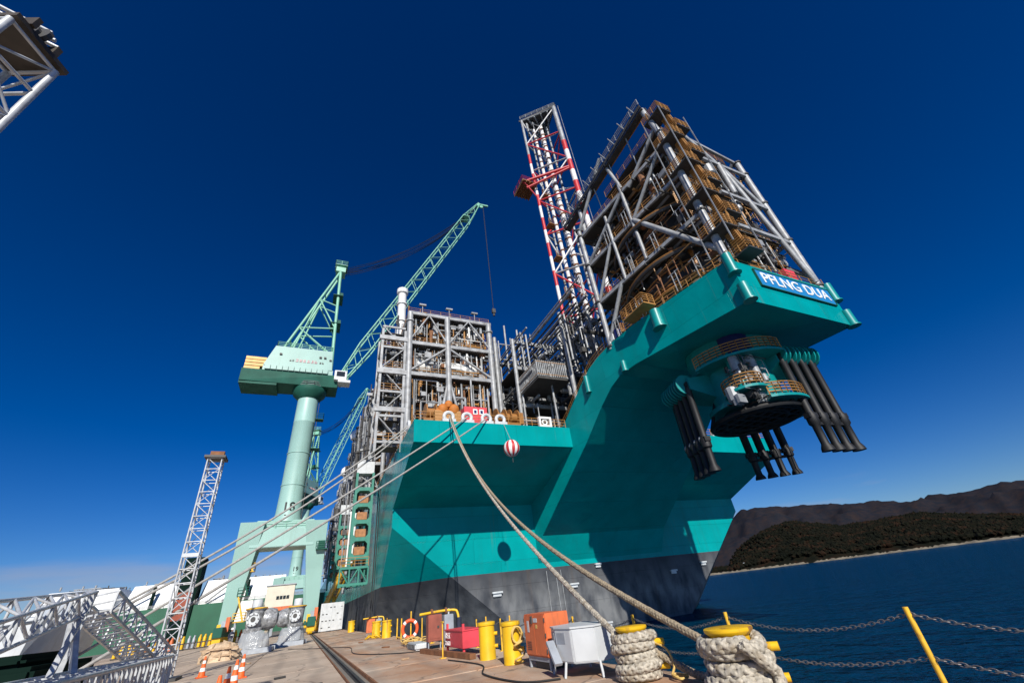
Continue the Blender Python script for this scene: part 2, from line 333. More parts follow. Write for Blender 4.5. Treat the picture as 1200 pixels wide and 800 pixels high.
def text_mesh(body, size, extr, offset=0, name='lettering'):
    c = bpy.data.curves.new(name, 'FONT'); c.body = body; c.size = size; c.extrude = extr; c.offset = offset; c.align_x = 'CENTER'; c.align_y = 'CENTER'; c.resolution_u = 4
    o = bpy.data.objects.new(name, c); COL.objects.link(o); dg = bpy.context.evaluated_depsgraph_get(); me = bpy.data.meshes.new_from_object(o.evaluated_get(dg))
    bpy.data.objects.remove(o); bpy.data.curves.remove(c); return me
def text(body, size, p, xdir, zdir, m, parent, extr=.02, offset=0, width=None, name='lettering', bend=None, dx=0):
    me = text_mesh(body, size, extr, offset, name); me.materials.clear(); me.materials.append(M[m])
    xs = [v.co.x for v in me.vertices]; sc = (width/(max(xs)-min(xs))) if width else 1
    X, Z = V(xdir).normalized(), V(zdir).normalized(); N = X.cross(Z)
    for v in me.vertices:
        x, y, z = v.co.x*sc+dx, v.co.y, v.co.z
        if bend: a = x/bend; v.co = X*(sin(a)*(bend+z))+N*((cos(a)-1)*bend+z*cos(a))+Z*y
        else: v.co = X*x+Z*y+N*z
    ob = bpy.data.objects.new(name, me); COL.objects.link(ob); ob.parent = parent; ob.location = V(p)-org(parent); ORG[ob.name] = org(parent); return ob
def dup(src, name=None):
    def cp(o, par):
        c = o.copy(); COL.objects.link(c); c.parent = par; ORG[c.name] = ORG.get(o.name, Vector((0, 0, 0)))
        for ch in list(o.children): cp(ch, c)
        return c
    return cp(src, None)
def glyphs(rows, p, xdir, zdir, h, m, parent, rnd, name='lettering'):
    """blurred far lettering: small square characters of short strokes"""
    X, Z = V(xdir).normalized(), V(zdir).normalized(); N = X.cross(Z)
    for k in range(rows):
        b = MB(); c = V(p)+X*(k*h*1.15)
        for _ in range(3):
            if rnd.random() < .5: y = rnd.uniform(0, h); b.bar(c+Z*y+N*.03, c+X*h*.85+Z*y+N*.03, .12*h, .12*h)
            else: x = rnd.uniform(0, h*.85); b.bar(c+X*x+N*.03, c+X*x+Z*h+N*.03, .12*h, .12*h)
        b.bar(c+N*.03, c+X*h*.8+N*.03, .12*h, .12*h); b.bar(c+X*h*.4+N*.03, c+X*h*.4+Z*h+N*.03, .12*h, .12*h); b.build('letter', m, parent, fix=False)
def lattice(parent, a, b, w0, wm, n, rc, rl, mc, ml=None, up=(0, 0, 1), taper=.12, h=None, wend=None, names=('chord', 'lacing')):
    """four-chord lattice boom from a to b"""
    a, b = V(a), V(b); d = (b-a).normalized(); s = d.cross(V(up)).normalized(); u = s.cross(d).normalized(); ml = ml or mc; wend = wend if wend is not None else w0
    def w(t):
        if t < taper: return w0+(wm-w0)*t/taper
        if t > 1-taper: return wend+(wm-wend)*(1-t)/taper
        return wm
    hk = (h or 1)
    P = [[lerp(a, b, i/n)+s*(x*w(i/n)/2)+u*(y*w(i/n)*hk/2) for x, y in ((-1, -1), (1, -1), (1, 1), (-1, 1))] for i in range(n+1)]
    ks = [0]+sorted({i for i in range(1, n) if abs(i/n-taper) <= .5/n or abs(i/n-1+taper) <= .5/n})+[n]
    for c in range(4):
        for i, j in zip(ks, ks[1:]): T(names[0], P[i][c], P[j][c], rc, mc, parent)
    for i in range(n):
        for c in range(4):
            e = (c+1) % 4; p, q = (P[i][c], P[i+1][e]) if (i+c) % 2 else (P[i][e], P[i+1][c]); T(names[1], p, q, rl, ml, parent)
    return P
# ------------------------------------------------------------------ setting
def sea():
    b = MB(); b.poly([(-9000, -9000, -3), (9000, -9000, -3), (9000, 9000, -3), (-9000, 9000, -3)])
    tag(b.build('sea_water', 'water'), kind='structure')
sea()
def quay():
    b = MB(); b.b2((-62, -12, -7), (6.15, 106, -.07)); q = b.build('quay', 'concrete_far'); tag(q, kind='structure')
    b = MB(); b.b2((-62, 106.01, -7), (6.15, 232, -.012)); tag(b.build('quay_far_end', 'concrete_far'), kind='structure')
    rnd = random.Random(3)
    xs = [-62, -52, -44, -37, -31, -26, -21.5, -17, -13, -9, -5, -1.9, 1.30]
    shared = {}
    def slab(x0, x1, y0, y1):
        k = (round(x1-x0, 2), round(y1-y0, 2))
        if k not in shared:
            w, l = k; g = .014; mb = MB(); mb.b2((g, g, -.25), (w-g, l-g, 0))
            me = bpy.data.meshes.new('slab'); me.from_pydata(mb.v, [], mb.f); me.materials.append(M['quay'])
            bm = bmesh.new(); bm.from_mesh(me); bmesh.ops.bevel(bm, geom=[e for e in bm.edges if all(v.co.z > -.01 for v in e.verts)], offset=.018, segments=1, affect='EDGES'); bm.to_mesh(me); bm.free()
            shared[k] = me
        o = bpy.data.objects.new('slab', shared[k]); COL.objects.link(o); o.parent = q; o.location = (x0, y0, rnd.uniform(-.006, .004)); o.rotation_euler = (rnd.uniform(-.0006, .0006), rnd.uniform(-.0008, .0008), 0)
    for y in range(-12, 106, 8):
        y1 = min(y+8, 106)
        for x0, x1 in zip(xs, xs[1:]): slab(x0, x1, y, y1)
    for y in range(-12, 106, 4):
        slab(1.90, 4.1, y, y+4); slab(4.1, 6.15, y, y+4)
    # crane rail in its slot, and the second rail of the portal track
    for x in (1.60, -10.4):
        b = MB(); b.b2((x-.07, -12, -.10), (x+.07, 230, -.06)); b.b2((x-.018, -12, -.06), (x+.018, 230, .0)); b.b2((x-.036, -12, .0), (x+.036, 230, .022))
        tag(b.build('crane_rail', 'dark_steel'), kind='structure')
    b = MB(); b.b2((1.30, -12, -.08), (1.34, 106, .012)); b.b2((1.84, -12, -.08), (1.89, 106, .012)); tag(b.build('rail_slot_edging', 'rust'), kind='structure')
quay()

NEAR = [(30, .0), (40, .2), (49.0, .3), (50.7, 1.9), (53.5, 3.15), (56.2, 3.7), (58.4, 3.05), (60.4, 2.5), (63.7, 2.6), (66.8, 2.65), (69.1, 2.05), (73.5, 1.1), (80, 1.4), (95, 2.0), (110, 1.0)]
FAR = [(20, 1.2), (38, 2.6), (46, 4.0), (50.8, 4.9), (52.0, 5.75), (55.5, 5.47), (59.0, 4.83), (62.3, 4.53), (64.3, 4.36), (66.8, 3.75), (69.0, 3.85), (71.6, 3.78), (73.4, 4.03), (74.8, 3.87), (84, 4.4), (100, 3.0), (115, 2)]
def tab(t, a):
    if a <= t[0][0]: return t[0][1]
    for (x0, y0), (x1, y1) in zip(t, t[1:]):
        if a <= x1: return y0+(y1-y0)*(a-x0)/(x1-x0)
    return t[-1][1]
def hill(name, t, r0, rc, r1, a0, a1, na, nr, m, rough):
    b = MB(); vs = []
    for i in range(na+1):
        a = a0+(a1-a0)*i/na; H = rc*math.tan(radians(tab(t, a)))+1.4+3
        for j in range(nr+1):
            s = j/nr; r = r0+(r1-r0)*s; k = (r-r0)/(rc-r0) if r < rc else (r1-r)/(r1-rc)
            x, y = sin(radians(a))*r, cos(radians(a))*r
            z = H*(max(k, 0)**.75)*(1-.0*s)
            nz = noise.fractal(Vector((x*.006, y*.006, 3)), 1, 2, 5)*rough*min(1, k*3)
            if abs(k-1) < .08: nz *= .35
            vs.append((x, y, -3.5+z+nz+(1.8*noise.noise(Vector((x*.05, y*.05, 8)))*rough/13)))
    n = nr+1; b.add(vs, [(i*n+j, i*n+j+1, (i+1)*n+j+1, (i+1)*n+j) for i in range(na) for j in range(nr)])
    return b.build(name, m, smooth=True), vs
h1, hv = hill('wooded_hill', NEAR, 860, 1180, 1600, 30, 110, 240, 30, 'forest', 9); tag(h1, kind='structure')
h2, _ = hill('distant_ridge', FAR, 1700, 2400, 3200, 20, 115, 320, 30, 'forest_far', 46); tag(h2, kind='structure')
def woods():
    rnd = random.Random(5); b = MB(); P = [p for p in hv if 46 < math.degrees(atan2(p[0], p[1])) < 80 and hypot(p[0], p[1]) < 1260 and p[2] > 0]
    base = [Vector(v).normalized() for v in ((1, 0, 0), (-1, 0, 0), (0, 1, 0), (0, -1, 0), (0, 0, 1), (0, 0, -1), (1, 1, .6), (-1, 1, .6), (1, -1, .6), (-1, -1, .6))]
    bm = bmesh.new(); 
    for v in base: bm.verts.new(v)
    bmesh.ops.convex_hull(bm, input=bm.verts[:]); bm.verts.ensure_lookup_table(); bv = [v.co.copy() for v in bm.verts]; bm.verts.index_update(); bf = [tuple(v.index for v in f.verts) for f in bm.faces]; bm.free()
    for _ in range(26000):
        i_ = rnd.randrange(len(P)-1); p, p2 = V(P[i_]), V(P[min(i_+1, len(P)-1)]); p = lerp(p, p2, rnd.random()) if (p2-p).length < 60 else p; p.x += rnd.uniform(-9, 9); p.y += rnd.uniform(-9, 9); s = rnd.uniform(1.8, 4.2); hgt = s*rnd.uniform(.8, 1.25); a = rnd.uniform(0, 6.3)
        b.add([(p.x+(v.x*cos(a)-v.y*sin(a))*s*rnd.uniform(.8, 1.2), p.y+(v.x*sin(a)+v.y*cos(a))*s*rnd.uniform(.8, 1.2), p.z+1+v.z*hgt*rnd.uniform(.8, 1.2)) for v in bv], bf)
    tag(b.build('woodland', 'forest', fix=False), 'autumn woodland covering the hill across the bay', 'woodland', kind='stuff')
woods()
def shore():
    b = MB(); rnd = random.Random(9); pts = []
    for i in range(500):
        a = radians(30+80*i/499); r = 858+14*noise.noise(Vector((i*.13, 0, 0))); pts.append((sin(a), cos(a), r))
    vs = []
    for x, y, r in pts: vs += [(x*(r-6), y*(r-6), -3.3), (x*r, y*r, -3+rnd.uniform(.5, 1.8)), (x*(r+9), y*(r+9), -3+rnd.uniform(1.6, 3.2))]
    b.add(vs, [(3*i+k, 3*i+k+1, 3*i+k+4, 3*i+k+3) for i in range(499) for k in (0, 1)])
    tag(b.build('shore', 'shore', smooth=True), kind='structure')
    bl = MB()
    for k in range(6):
        a = radians(50.1+.16*k); bl.box((sin(a)*905, cos(a)*905, 6+k % 3), (5, 4, 3), rnd.uniform(0, 1))
    tag(bl.build('shore_houses', 'cab_white'), 'cluster of tiny white houses on the shore beside the hull', 'houses', kind='stuff')
shore()

# ------------------------------------------------------------------ the vessel
ship = thing('gas_vessel', 'huge teal floating gas vessel with grey lower hull and bow turret, moored at the quay', 'ship', (36, 51, -3))
XL, XR = 8.0, 64.0
def hull():
    b = MB(); A = b.poly; Z0 = -4
    for X, s in ((XL, 1), (XR, -1)):
        A([(X, 40, 18.1), (X, 40, 15.7), (X, 51, 11.5), (X, 51, 9.5), (X, 66.5, Z0), (X, 345, Z0), (X, 345, 18.1)][::s])
        A([(X, 51, 9.5), (X+s*16.9, 51, Z0), (X, 66.5, Z0)][::s])
    A([(XL, 40, 18.1), (XR, 40, 18.1), (XR, 40, 15.7), (XL, 40, 15.7)])
    A([(XL, 40, 15.7), (XR, 40, 15.7), (XR, 51, 11.5), (XL, 51, 11.5)])
    A([(XL, 51, 11.5), (XR, 51, 11.5), (XR, 51, 9.5), (XR-16.9, 51, Z0), (XL+16.9, 51, Z0), (XL, 51, 9.5)])
    A([(XL, 345, 18.1), (XR, 345, 18.1), (XR, 345, Z0), (XL, 345, Z0)])
    A([(XL+16.9, 51, Z0), (XR-16.9, 51, Z0), (XR, 66.5, Z0), (XR, 345, Z0), (XL, 345, Z0), (XL, 66.5, Z0)])
    bm_o = b.build('hull', 'hull', ship)
    d = MB(); d.poly([(XL, 40, 18.1), (XR, 40, 18.1), (XR, 345, 18.1), (XL, 345, 18.1)]); d.build('main_deck', 'deck_dark', ship)
    for x, y, z, w in ((20.15, 50.93, 2.05, 1.3), (30.5, 50.93, 2.0, 1.3), (34.6, 50.93, 3.9, 1.0), (47, 50.93, 2.2, 1.2), (53, 50.93, 2.8, 1.2)):
        k = MB(); k.box((x, y-.16, z), (w, .34, .2)); k.box((x, y-.08, z-.25), (w*.8, .16, .3)); k.build('hull_bracket', 'cab_white', ship, bevel=.04)
    # rubbing bar under the deck edge, guide pipes of the draught gauge
    for x in (26.9, 28.2, 28.9): T('gauge_pipe', (x, 50.9, -3), (x, 50.9, 3.7), .045, 'galv', ship)
hull()
def nx(Y): return 30.25-Y/12
PROF = [(46, 17.9), (44, 17.9), (42.2, 18.25), (40.4, 19.27), (39.2, 20.14), (36.4, 22.05), (34.3, 23.3), (32.5, 23.85), (30, 24.25), (26.4, 24.35), (14.8, 23.5),
        (14.8, 19.1), (27.4, 20.2), (29.8, 20.15), (31.5, 19.55), (33.66, 18.2), (37.54, 15.25), (43.54, 11.25), (49.2, 7.45), (51.2, 4.3), (53, 4.3), (53, 10), (53, 17.9)]
def neck():
    b = MB(); n = len(PROF); L = [(nx(y), y, z) for y, z in PROF]; R = [(72-nx(y), y, z) for y, z in PROF]
    b.add(L+R, [tuple(range(n)), tuple(range(2*n-1, n-1, -1))]+[(i, i+n, (i+1) % n+n, (i+1) % n) for i in range(n)])
    nk = b.build('bow_overhang', 'hull', ship)
    # walkway sheet on top
    for i in range(0, 10):
        (y0, z0), (y1, z1) = PROF[i], PROF[i+1]
    def post(c, z0, z1, r, flange=True):
        k = MB(); k.lathe([(r, z0), (r, z1)], (c[0], c[1], 0), 16); 
        if flange: k.lathe([(r*1.32, z0-.1), (r*1.32, z0)], (c[0], c[1], 0), 16)
        k.build('corner_post', ['teal_part'], ship, smooth=True)
    for x, s in ((29.0, 1), (43.0, -1)):
        post((x, 14.85), 22.0, 24.0, .42); post((x, 14.75), 19.1, 20.7, .42)
    post((28.15, 23.1), 21.9, 23.9, .55); post((27.75, 28.9), 20.2, 21.3, .3); post((27.2, 35), 20.6, 22.6, .3)
    bd = MB(); bd.box((36.9, 14.72, 22.1), (10.4, .12, 1.7)); nb = bd.build('name_board', 'blue_board', ship)
    fr = MB()
    for z in (21.18, 23.02): fr.box((36.9, 14.70, z), (10.6, .16, .07))
    for x in (31.64, 42.16): fr.box((x, 14.70, 22.1), (.07, .16, 1.75))
    fr.build('board_frame', 'mint_dark', nb)
    text('PFLNG DUA', 1.62, (36.9, 14.64, 22.1), (1, 0, 0), (0, 0, 1), 'letter_white', nb, .03, .012, 9.4)
    # walkway rails along the sheer
    for s in (0, 1):
        pa = [(nx(y)+.35 if not s else 72-nx(y)-.35, y, z+.02) for y, z in PROF[10:0:-1]]
        rail(pa, ship, name='handrail')
    rail([(29.4, 15.1, 23.55), (42.6, 15.1, 23.55)], ship, name='handrail')
neck()
def rim_rails():
    rail([(8.25, 40.3, 18.1), (26.6, 40.3, 18.1)], ship); rail([(45.4, 40.3, 18.1), (63.7, 40.3, 18.1)], ship)
    rail([(8.25, 40.3, 18.1), (8.25, 130, 18.1)], ship)
    def chock(x):
        b = MB(); b.ring((x, 40.25, 18.72), .5, .2, 20, 8, (0, 1, 0)); b.b2((x-.75, 40.02, 18.1), (x+.75, 40.5, 18.42)); b.build('fairlead', 'cab_white', ship, smooth=True)
    for x in (11.8, 13.9, 16.2, 17.9, 47.5, 49.4, 52.2, 54.2): chock(x)
    k = MB(); k.b2((22.9, 40.1, 18.1), (24.6, 40.5, 18.35)); k.b2((22.9, 40.1, 19.15), (24.6, 40.5, 19.4)); k.b2((22.9, 40.1, 18.35), (23.15, 40.5, 19.15)); k.b2((24.35, 40.1, 18.35), (24.6, 40.5, 19.15))
    k.ring((23.75, 40.3, 18.75), .3, .1, 14, 6, (0, 1, 0)); k.build('roller_fairlead', 'white_paint', ship)
    k = MB(); k.ring((8.1, 43.5, 18.7), .5, .2, 20, 8, (1, 0, 0)); k.build('fairlead', 'cab_white', ship, smooth=True)
    # mooring winches behind the rail
    for x in (11.3, 20):
        w = MB(); w.tube((x-1.4, 43.2, 20.3), (x+1.4, 43.2, 20.3), .55, 16); 
        for e in (-1.4, -.3, .4, 1.4): w.tube((x+e-.06, 43.2, 20.3), (x+e+.06, 43.2, 20.3), 1.05, 18)
        w.b2((x-1.7, 42.6, 18.1), (x+1.7, 43.8, 19.4)); w.b2((x+1.5, 42.7, 19.4), (x+2.2, 43.7, 20.9)); w.build('mooring_winch', 'orange_pipe', ship)
rim_rails()

rnd = random.Random(11)
def pipework(parent, lo, hi, n, name='pipework', mats=('grey_pipe', 'galv', 'dark_steel'), rr=(.08, .28), seed=1, yfav=.4, vfav=.3, boxes=.15):
    """crowded small pipes, valves and vessels inside a module, joined per colour"""
    r = random.Random(seed); bs = {m: MB() for m in mats}
    for _ in range(n):
        mm_ = r.choice(mats); b = bs[mm_]; p = [r.uniform(lo[i], hi[i]) for i in range(3)]; q = r.random(); q = max(q, boxes+.0801) if mm_ in ('rail_orange', 'orange_pipe', 'white_paint') else q; rad = r.uniform(*rr)*(.5 if r.random() < .6 else 1)
        def cl(v, i): return min(max(v, lo[i]), hi[i])
        if q < boxes:
            s = [r.uniform(.25, 1.0) for _ in range(3)]; b.box(p, s)
        elif q < boxes+.08:
            R = r.uniform(.2, .55); l = r.uniform(.6, 2); b.lathe([(0, -R*.5), (R*.8, -R*.2), (R, 0), (R, l), (R*.8, l+R*.2), (0, l+R*.5)], p, 10)
        else:
            ax = 2 if q < boxes+.08+vfav else (1 if r.random() < yfav/(1-vfav) else 0); l = r.uniform(.25, .8)*(hi[ax]-lo[ax])*(1 if ax == 2 else .7); e = list(p); e[ax] = cl(p[ax]+l, ax); b.tube(p, e, rad, 6)
            if r.random() < .6:
                a2 = r.choice([i for i in range(3) if i != ax]); g = list(e); g[a2] = cl(e[a2]+r.uniform(-4, 4), a2); b.tube(e, g, rad, 6)
                if r.random() < .4:
                    h = list(g); h[ax] = cl(g[ax]-r.uniform(0, 3), ax); b.tube(g, h, rad, 6)
            for k in range(2):
                t = r.random(); c = lerp(p, e, t); u = (V(e)-V(p)); 
                if u.length > .5: u.normalize(); b.tube(c-u*.08, c+u*.08, rad*1.7, 6)
    for m in mats:
        if bs[m].v: tag(bs[m].build(name, m, parent, fix=False), kind='stuff')

def module(X0, X1, Y0, Y1, Z0, levels, cols, seed, dens=60, rails=True, detail=True, brace=True, rcol=.42, name='process_module', topbrace=True):
    """open steel module: columns, beams per level, bracing on the front, decks, rails, pipework"""
    fl = MB()
    for z in levels: fl.b2((X0+.1, Y0+.25, z-.22), (X1-.1, Y1-.25, z-.06))
    pm = fl.build(name, 'deck_dark', ship); top = levels[-1]
    ys = [Y0+(Y1-Y0)*k/3 for k in range(4)] if detail else [Y0, Y1]
    for x in cols:
        for y in ys: T('column', (x, y, Z0), (x, y, top), rcol if y == Y0 else rcol*.8, 'galv', pm)
    for z in levels:
        for y in ys: B('beam', (X0-.1, y-.05, z), (X1+.1, y-.05, z), .3, .5, 'galv', pm)
        for x in cols: B('beam', (x, Y0, z-.01), (x, Y1, z-.01), .33, .5, 'galv', pm)
    if brace:
        zz = [Z0]+list(levels)
        for i, (a, c) in enumerate(zip(zz, zz[1:])):
            if len(cols) > 2 and (topbrace or i < len(zz)-2):
                if i % 2 == 0:
                    xm = cols[1]
                    for xe in (cols[0]*.35+xm*.65, xm*.65+cols[2]*.35) if i == 0 else (cols[0], cols[2]): T('brace', (xe, Y0-.02, a), (xm, Y0-.02, c-.2), .2, 'galv', pm)
                else:
                    xm = cols[1]
                    for xe in (cols[0], cols[2]): T('brace', (xe, Y0-.02, a+.3), (xm, Y0-.02, c-.2), .18, 'galv', pm)
            for y0, y1 in zip(ys, ys[1:]): T('brace', (cols[0], y0, a), (cols[0], y1, c), .15, 'galv', pm)
    if rails:
        for z in levels:
            rb = MB(); rail([(X0+.1, Y0+.15, z), (X1-.1, Y0+.15, z)], pm, mb=rb); rail([(X0+.1, Y0+.15, z), (X0+.1, Y1, z)], pm, mb=rb)
            rb.build('handrail', 'rail_orange', pm, fix=False)
    zz = [Z0]+list(levels)
    for i, (a, c) in enumerate(zip(zz, zz[1:])):
        pipework(pm, (X0+.5, Y0+.6, a), (X1-.5, min(Y1, Y0+12)-.3, c-.5), dens, seed=seed+i, mats=('grey_pipe', 'galv', 'dark_steel', 'rust') if detail else ('grey_pipe', 'dark_steel'))
    return pm

# ---- the forward process module with its white vessels
m1 = module(8.5, 21.1, 48, 68, 18.1, (27.9, 32.8, 37.9), (8.7, 14.2, 20.8), 40, dens=150, topbrace=False)
def m1_extra():
    for y, x0, x1, z in ((50.6, 9.8, 13.8, 30.4), (49.9, 13.6, 18.6, 29.9), (54, 15, 20, 30.6)):
        b = MB(); b.lathe([(0, -.5), (.7, -.38), (1.15, 0), (1.3, .4), (1.3, x1-x0-.4), (1.15, x1-x0), (.7, x1-x0+.38), (0, x1-x0+.5)], (x0, y, z), 20, (1, 0, 0)); b.build('pressure_vessel', 'white_paint', m1, smooth=True)
        for q in (.25, .75): k = MB(); k.b2((x0+(x1-x0)*q-.2, y-1, 28.1), (x0+(x1-x0)*q+.2, y+1, z-.8)); k.build('saddle', 'galv', m1)
    # upper trusses under the roof deck
    for x0 in (8.7, 14.2): 
        xm = (x0+(14.2 if x0 < 10 else 20.8))/2; x1 = 14.2 if x0 < 10 else 20.8
        T('brace', (x0, 47.9, 33.1), (xm, 47.9, 37.8), .12, 'galv', m1); T('brace', (xm, 47.9, 37.8), (x1, 47.9, 33.1), .12, 'galv', m1)
    # roof edge gratings and floodlight masts
    for x in (10.5, 14.6, 18.7):
        T('light_mast', (x, 48.2, 38), (x, 48.2, 39.9), .06, 'galv', m1); k = MB(); k.b2((x-.5, 48, 39.7), (x+.5, 48.4, 39.95)); k.build('floodlight', 'grey_pipe', m1)
    # column tops
    for x in (8.7, 20.8):
        k = MB(); k.lathe([(.42, 0), (.6, .1), (.6, .35), (.42, .5), (0, .5)], (x, 48, 36.2), 14); k.build('lifting_trunnion', 'galv', m1, smooth=True)
    # big cylinder columns beside the module
    for x, y in ((21.9, 48.6), (22.5, 49.6), (21.6, 50)): T('riser_pipe', (x, y, 18.1), (x, y, 36.5-.6*(x-21)), .3, 'galv', m1)
    for x in (17.2, 18.5, 19.6): T('riser_pipe', (x, 47.5, 18.1), (x, 47.5, 27.6-(x-17)*.5), .13, 'galv', m1)
    for z in (21.5, 24.5): T('riser_pipe', (17.2, 47.5, z), (19.6, 47.5, z), .1, 'galv', m1)
    # exhaust stack on top
    b = MB(); b.lathe([(.75, 38), (.75, 52.5), (1.05, 52.7), (1.05, 53.6), (.8, 53.8)], (9.6, 62, 0), 16)
    for z in (42, 46, 50): b.lathe([(.75, z), (1.0, z), (1.0, z+.2), (.75, z+.2)], (9.6, 62, 0), 14)
    b.build('exhaust_stack', 'white_paint', m1, smooth=True)
    T('ladder_pipe', (10.9, 62, 38), (10.9, 62, 50), .2, 'rust', m1); pipework(m1, (8.8, 60, 38), (12, 64, 46), 24, seed=77)
m1_extra()
for i, (a, c) in enumerate(((18.3, 27.3), (28.1, 32.2), (33, 37.4))):
    pipework(m1, (9, 48.3, a), (20.6, 50.4, c), 130, seed=800+i, mats=('galv', 'grey_pipe', 'rust', 'rail_orange', 'white_paint'), rr=(.05, .16), boxes=.2)
    for k in range(7): T('pipe_post', (9.6+k*1.65, 48.5, a), (9.6+k*1.65, 48.5, c), .07, 'grey_pipe', m1)
# outboard stair tower on the near side
def stair_tower():
    x0, x1, y0, y1 = 5.1, 8.1, 48, 51.6; b = MB()
    zs = [8.5+3.3*k for k in range(9)]
    b.b2((x0+.1, y0+1.4, zs[3]-.12), (x1-.1, y1-.1, zs[3])); st = b.build('stair_tower', 'deck_dark', ship)
    for z in zs[4:]: q = MB(); q.b2((x0+.1, y0+1.4, z-.12), (x1-.1, y1-.1, z)); q.build('landing', 'deck_dark', st)
    for x in (x0, x1):
        for y in (y0, y1): B('column', (x, y, 17.2), (x, y, 34.5), .3, .3, 'galv', st)
    for i, z in enumerate(zs[3:]):
        B('beam', (x0, y0, z), (x1, y0, z), .2, .26, 'galv', st); B('beam', (x0, y0, z), (x0, y1, z), .2, .26, 'galv', st)
        if z < 33:
            a, c = ((x0, x1) if i % 2 else (x1, x0)); T('brace', (a, y0, z), (c, y0, z+3.3), .09, 'galv', st); T('brace', (x0, y0 if i % 2 else y1, z), (x0, y1 if i % 2 else y0, z+3.3), .09, 'galv', st)
            rb = MB(); rail([(x0, y0, z), (x1, y0, z)], st, mb=rb); rail([(x0, y0, z), (x0, y1, z)], st, mb=rb); rb.build('handrail', 'rail_orange', st, fix=False)
            f = MB(); f.bar((x0+.6, y0+.8, z) if i % 2 else (x1-.6, y0+.8, z), (x1-.6, y0+.8, z+3.3) if i % 2 else (x0+.6, y0+.8, z+3.3), .7, .2); f.build('stair_flight', 'dark_steel', st)
    for z in (22.5, 27.8, 33.0): B('beam', (x0-.4, y0-.15, z), (x1+.8, y0-.15, z), .3, .6, 'galv', st)
    pipework(st, (5.3, 49, 18.4), (8.0, 51.4, 34), 60, seed=91)
stair_tower()
# ---- further modules down the near side
_y = 73
for k, (dy, hgt) in enumerate(((16, 21), (18, 22.5), (18, 24), (19, 21.5), (20, 25), (22, 23), (24, 25), (26, 22))):
    n = 4 if k < 4 else 3
    pm = module(7.3, 22, _y, _y+dy, 18.1, tuple(18.1+hgt*(j+1)/n for j in range(n)), (7.5, 14, 21.5), 300+10*k, dens=60 if k < 3 else 35, rails=k < 3, detail=k < 2, brace=True)
    r = random.Random(k)
    for j in range(5):
        x, y = r.uniform(7.6, 13), r.uniform(_y, _y+dy); T('vent_pipe', (x, y, 18+hgt), (x, y, 18+hgt+r.uniform(1.5, 5)), r.uniform(.12, .4), r.choice(('galv', 'white_paint', 'grey_pipe')), pm)
    pipework(pm, (6.2, _y, 19), (7.6, _y+dy, 18+hgt), 46, seed=900+k, vfav=.5)
    _y += dy+3
def dome():
    for x, y, z in ((7.6, 118, 44), (7.2, 142, 40.5)):
        b = MB(); b.lathe([(0.5, -3), (.6, -.5), (1.6, -.4), (1.9, .6), (1.6, 1.7), (.9, 2.3), (0, 2.5)], (x, y, z), 16); b.build('antenna_dome', 'shipwhite', ship, smooth=True)
dome()
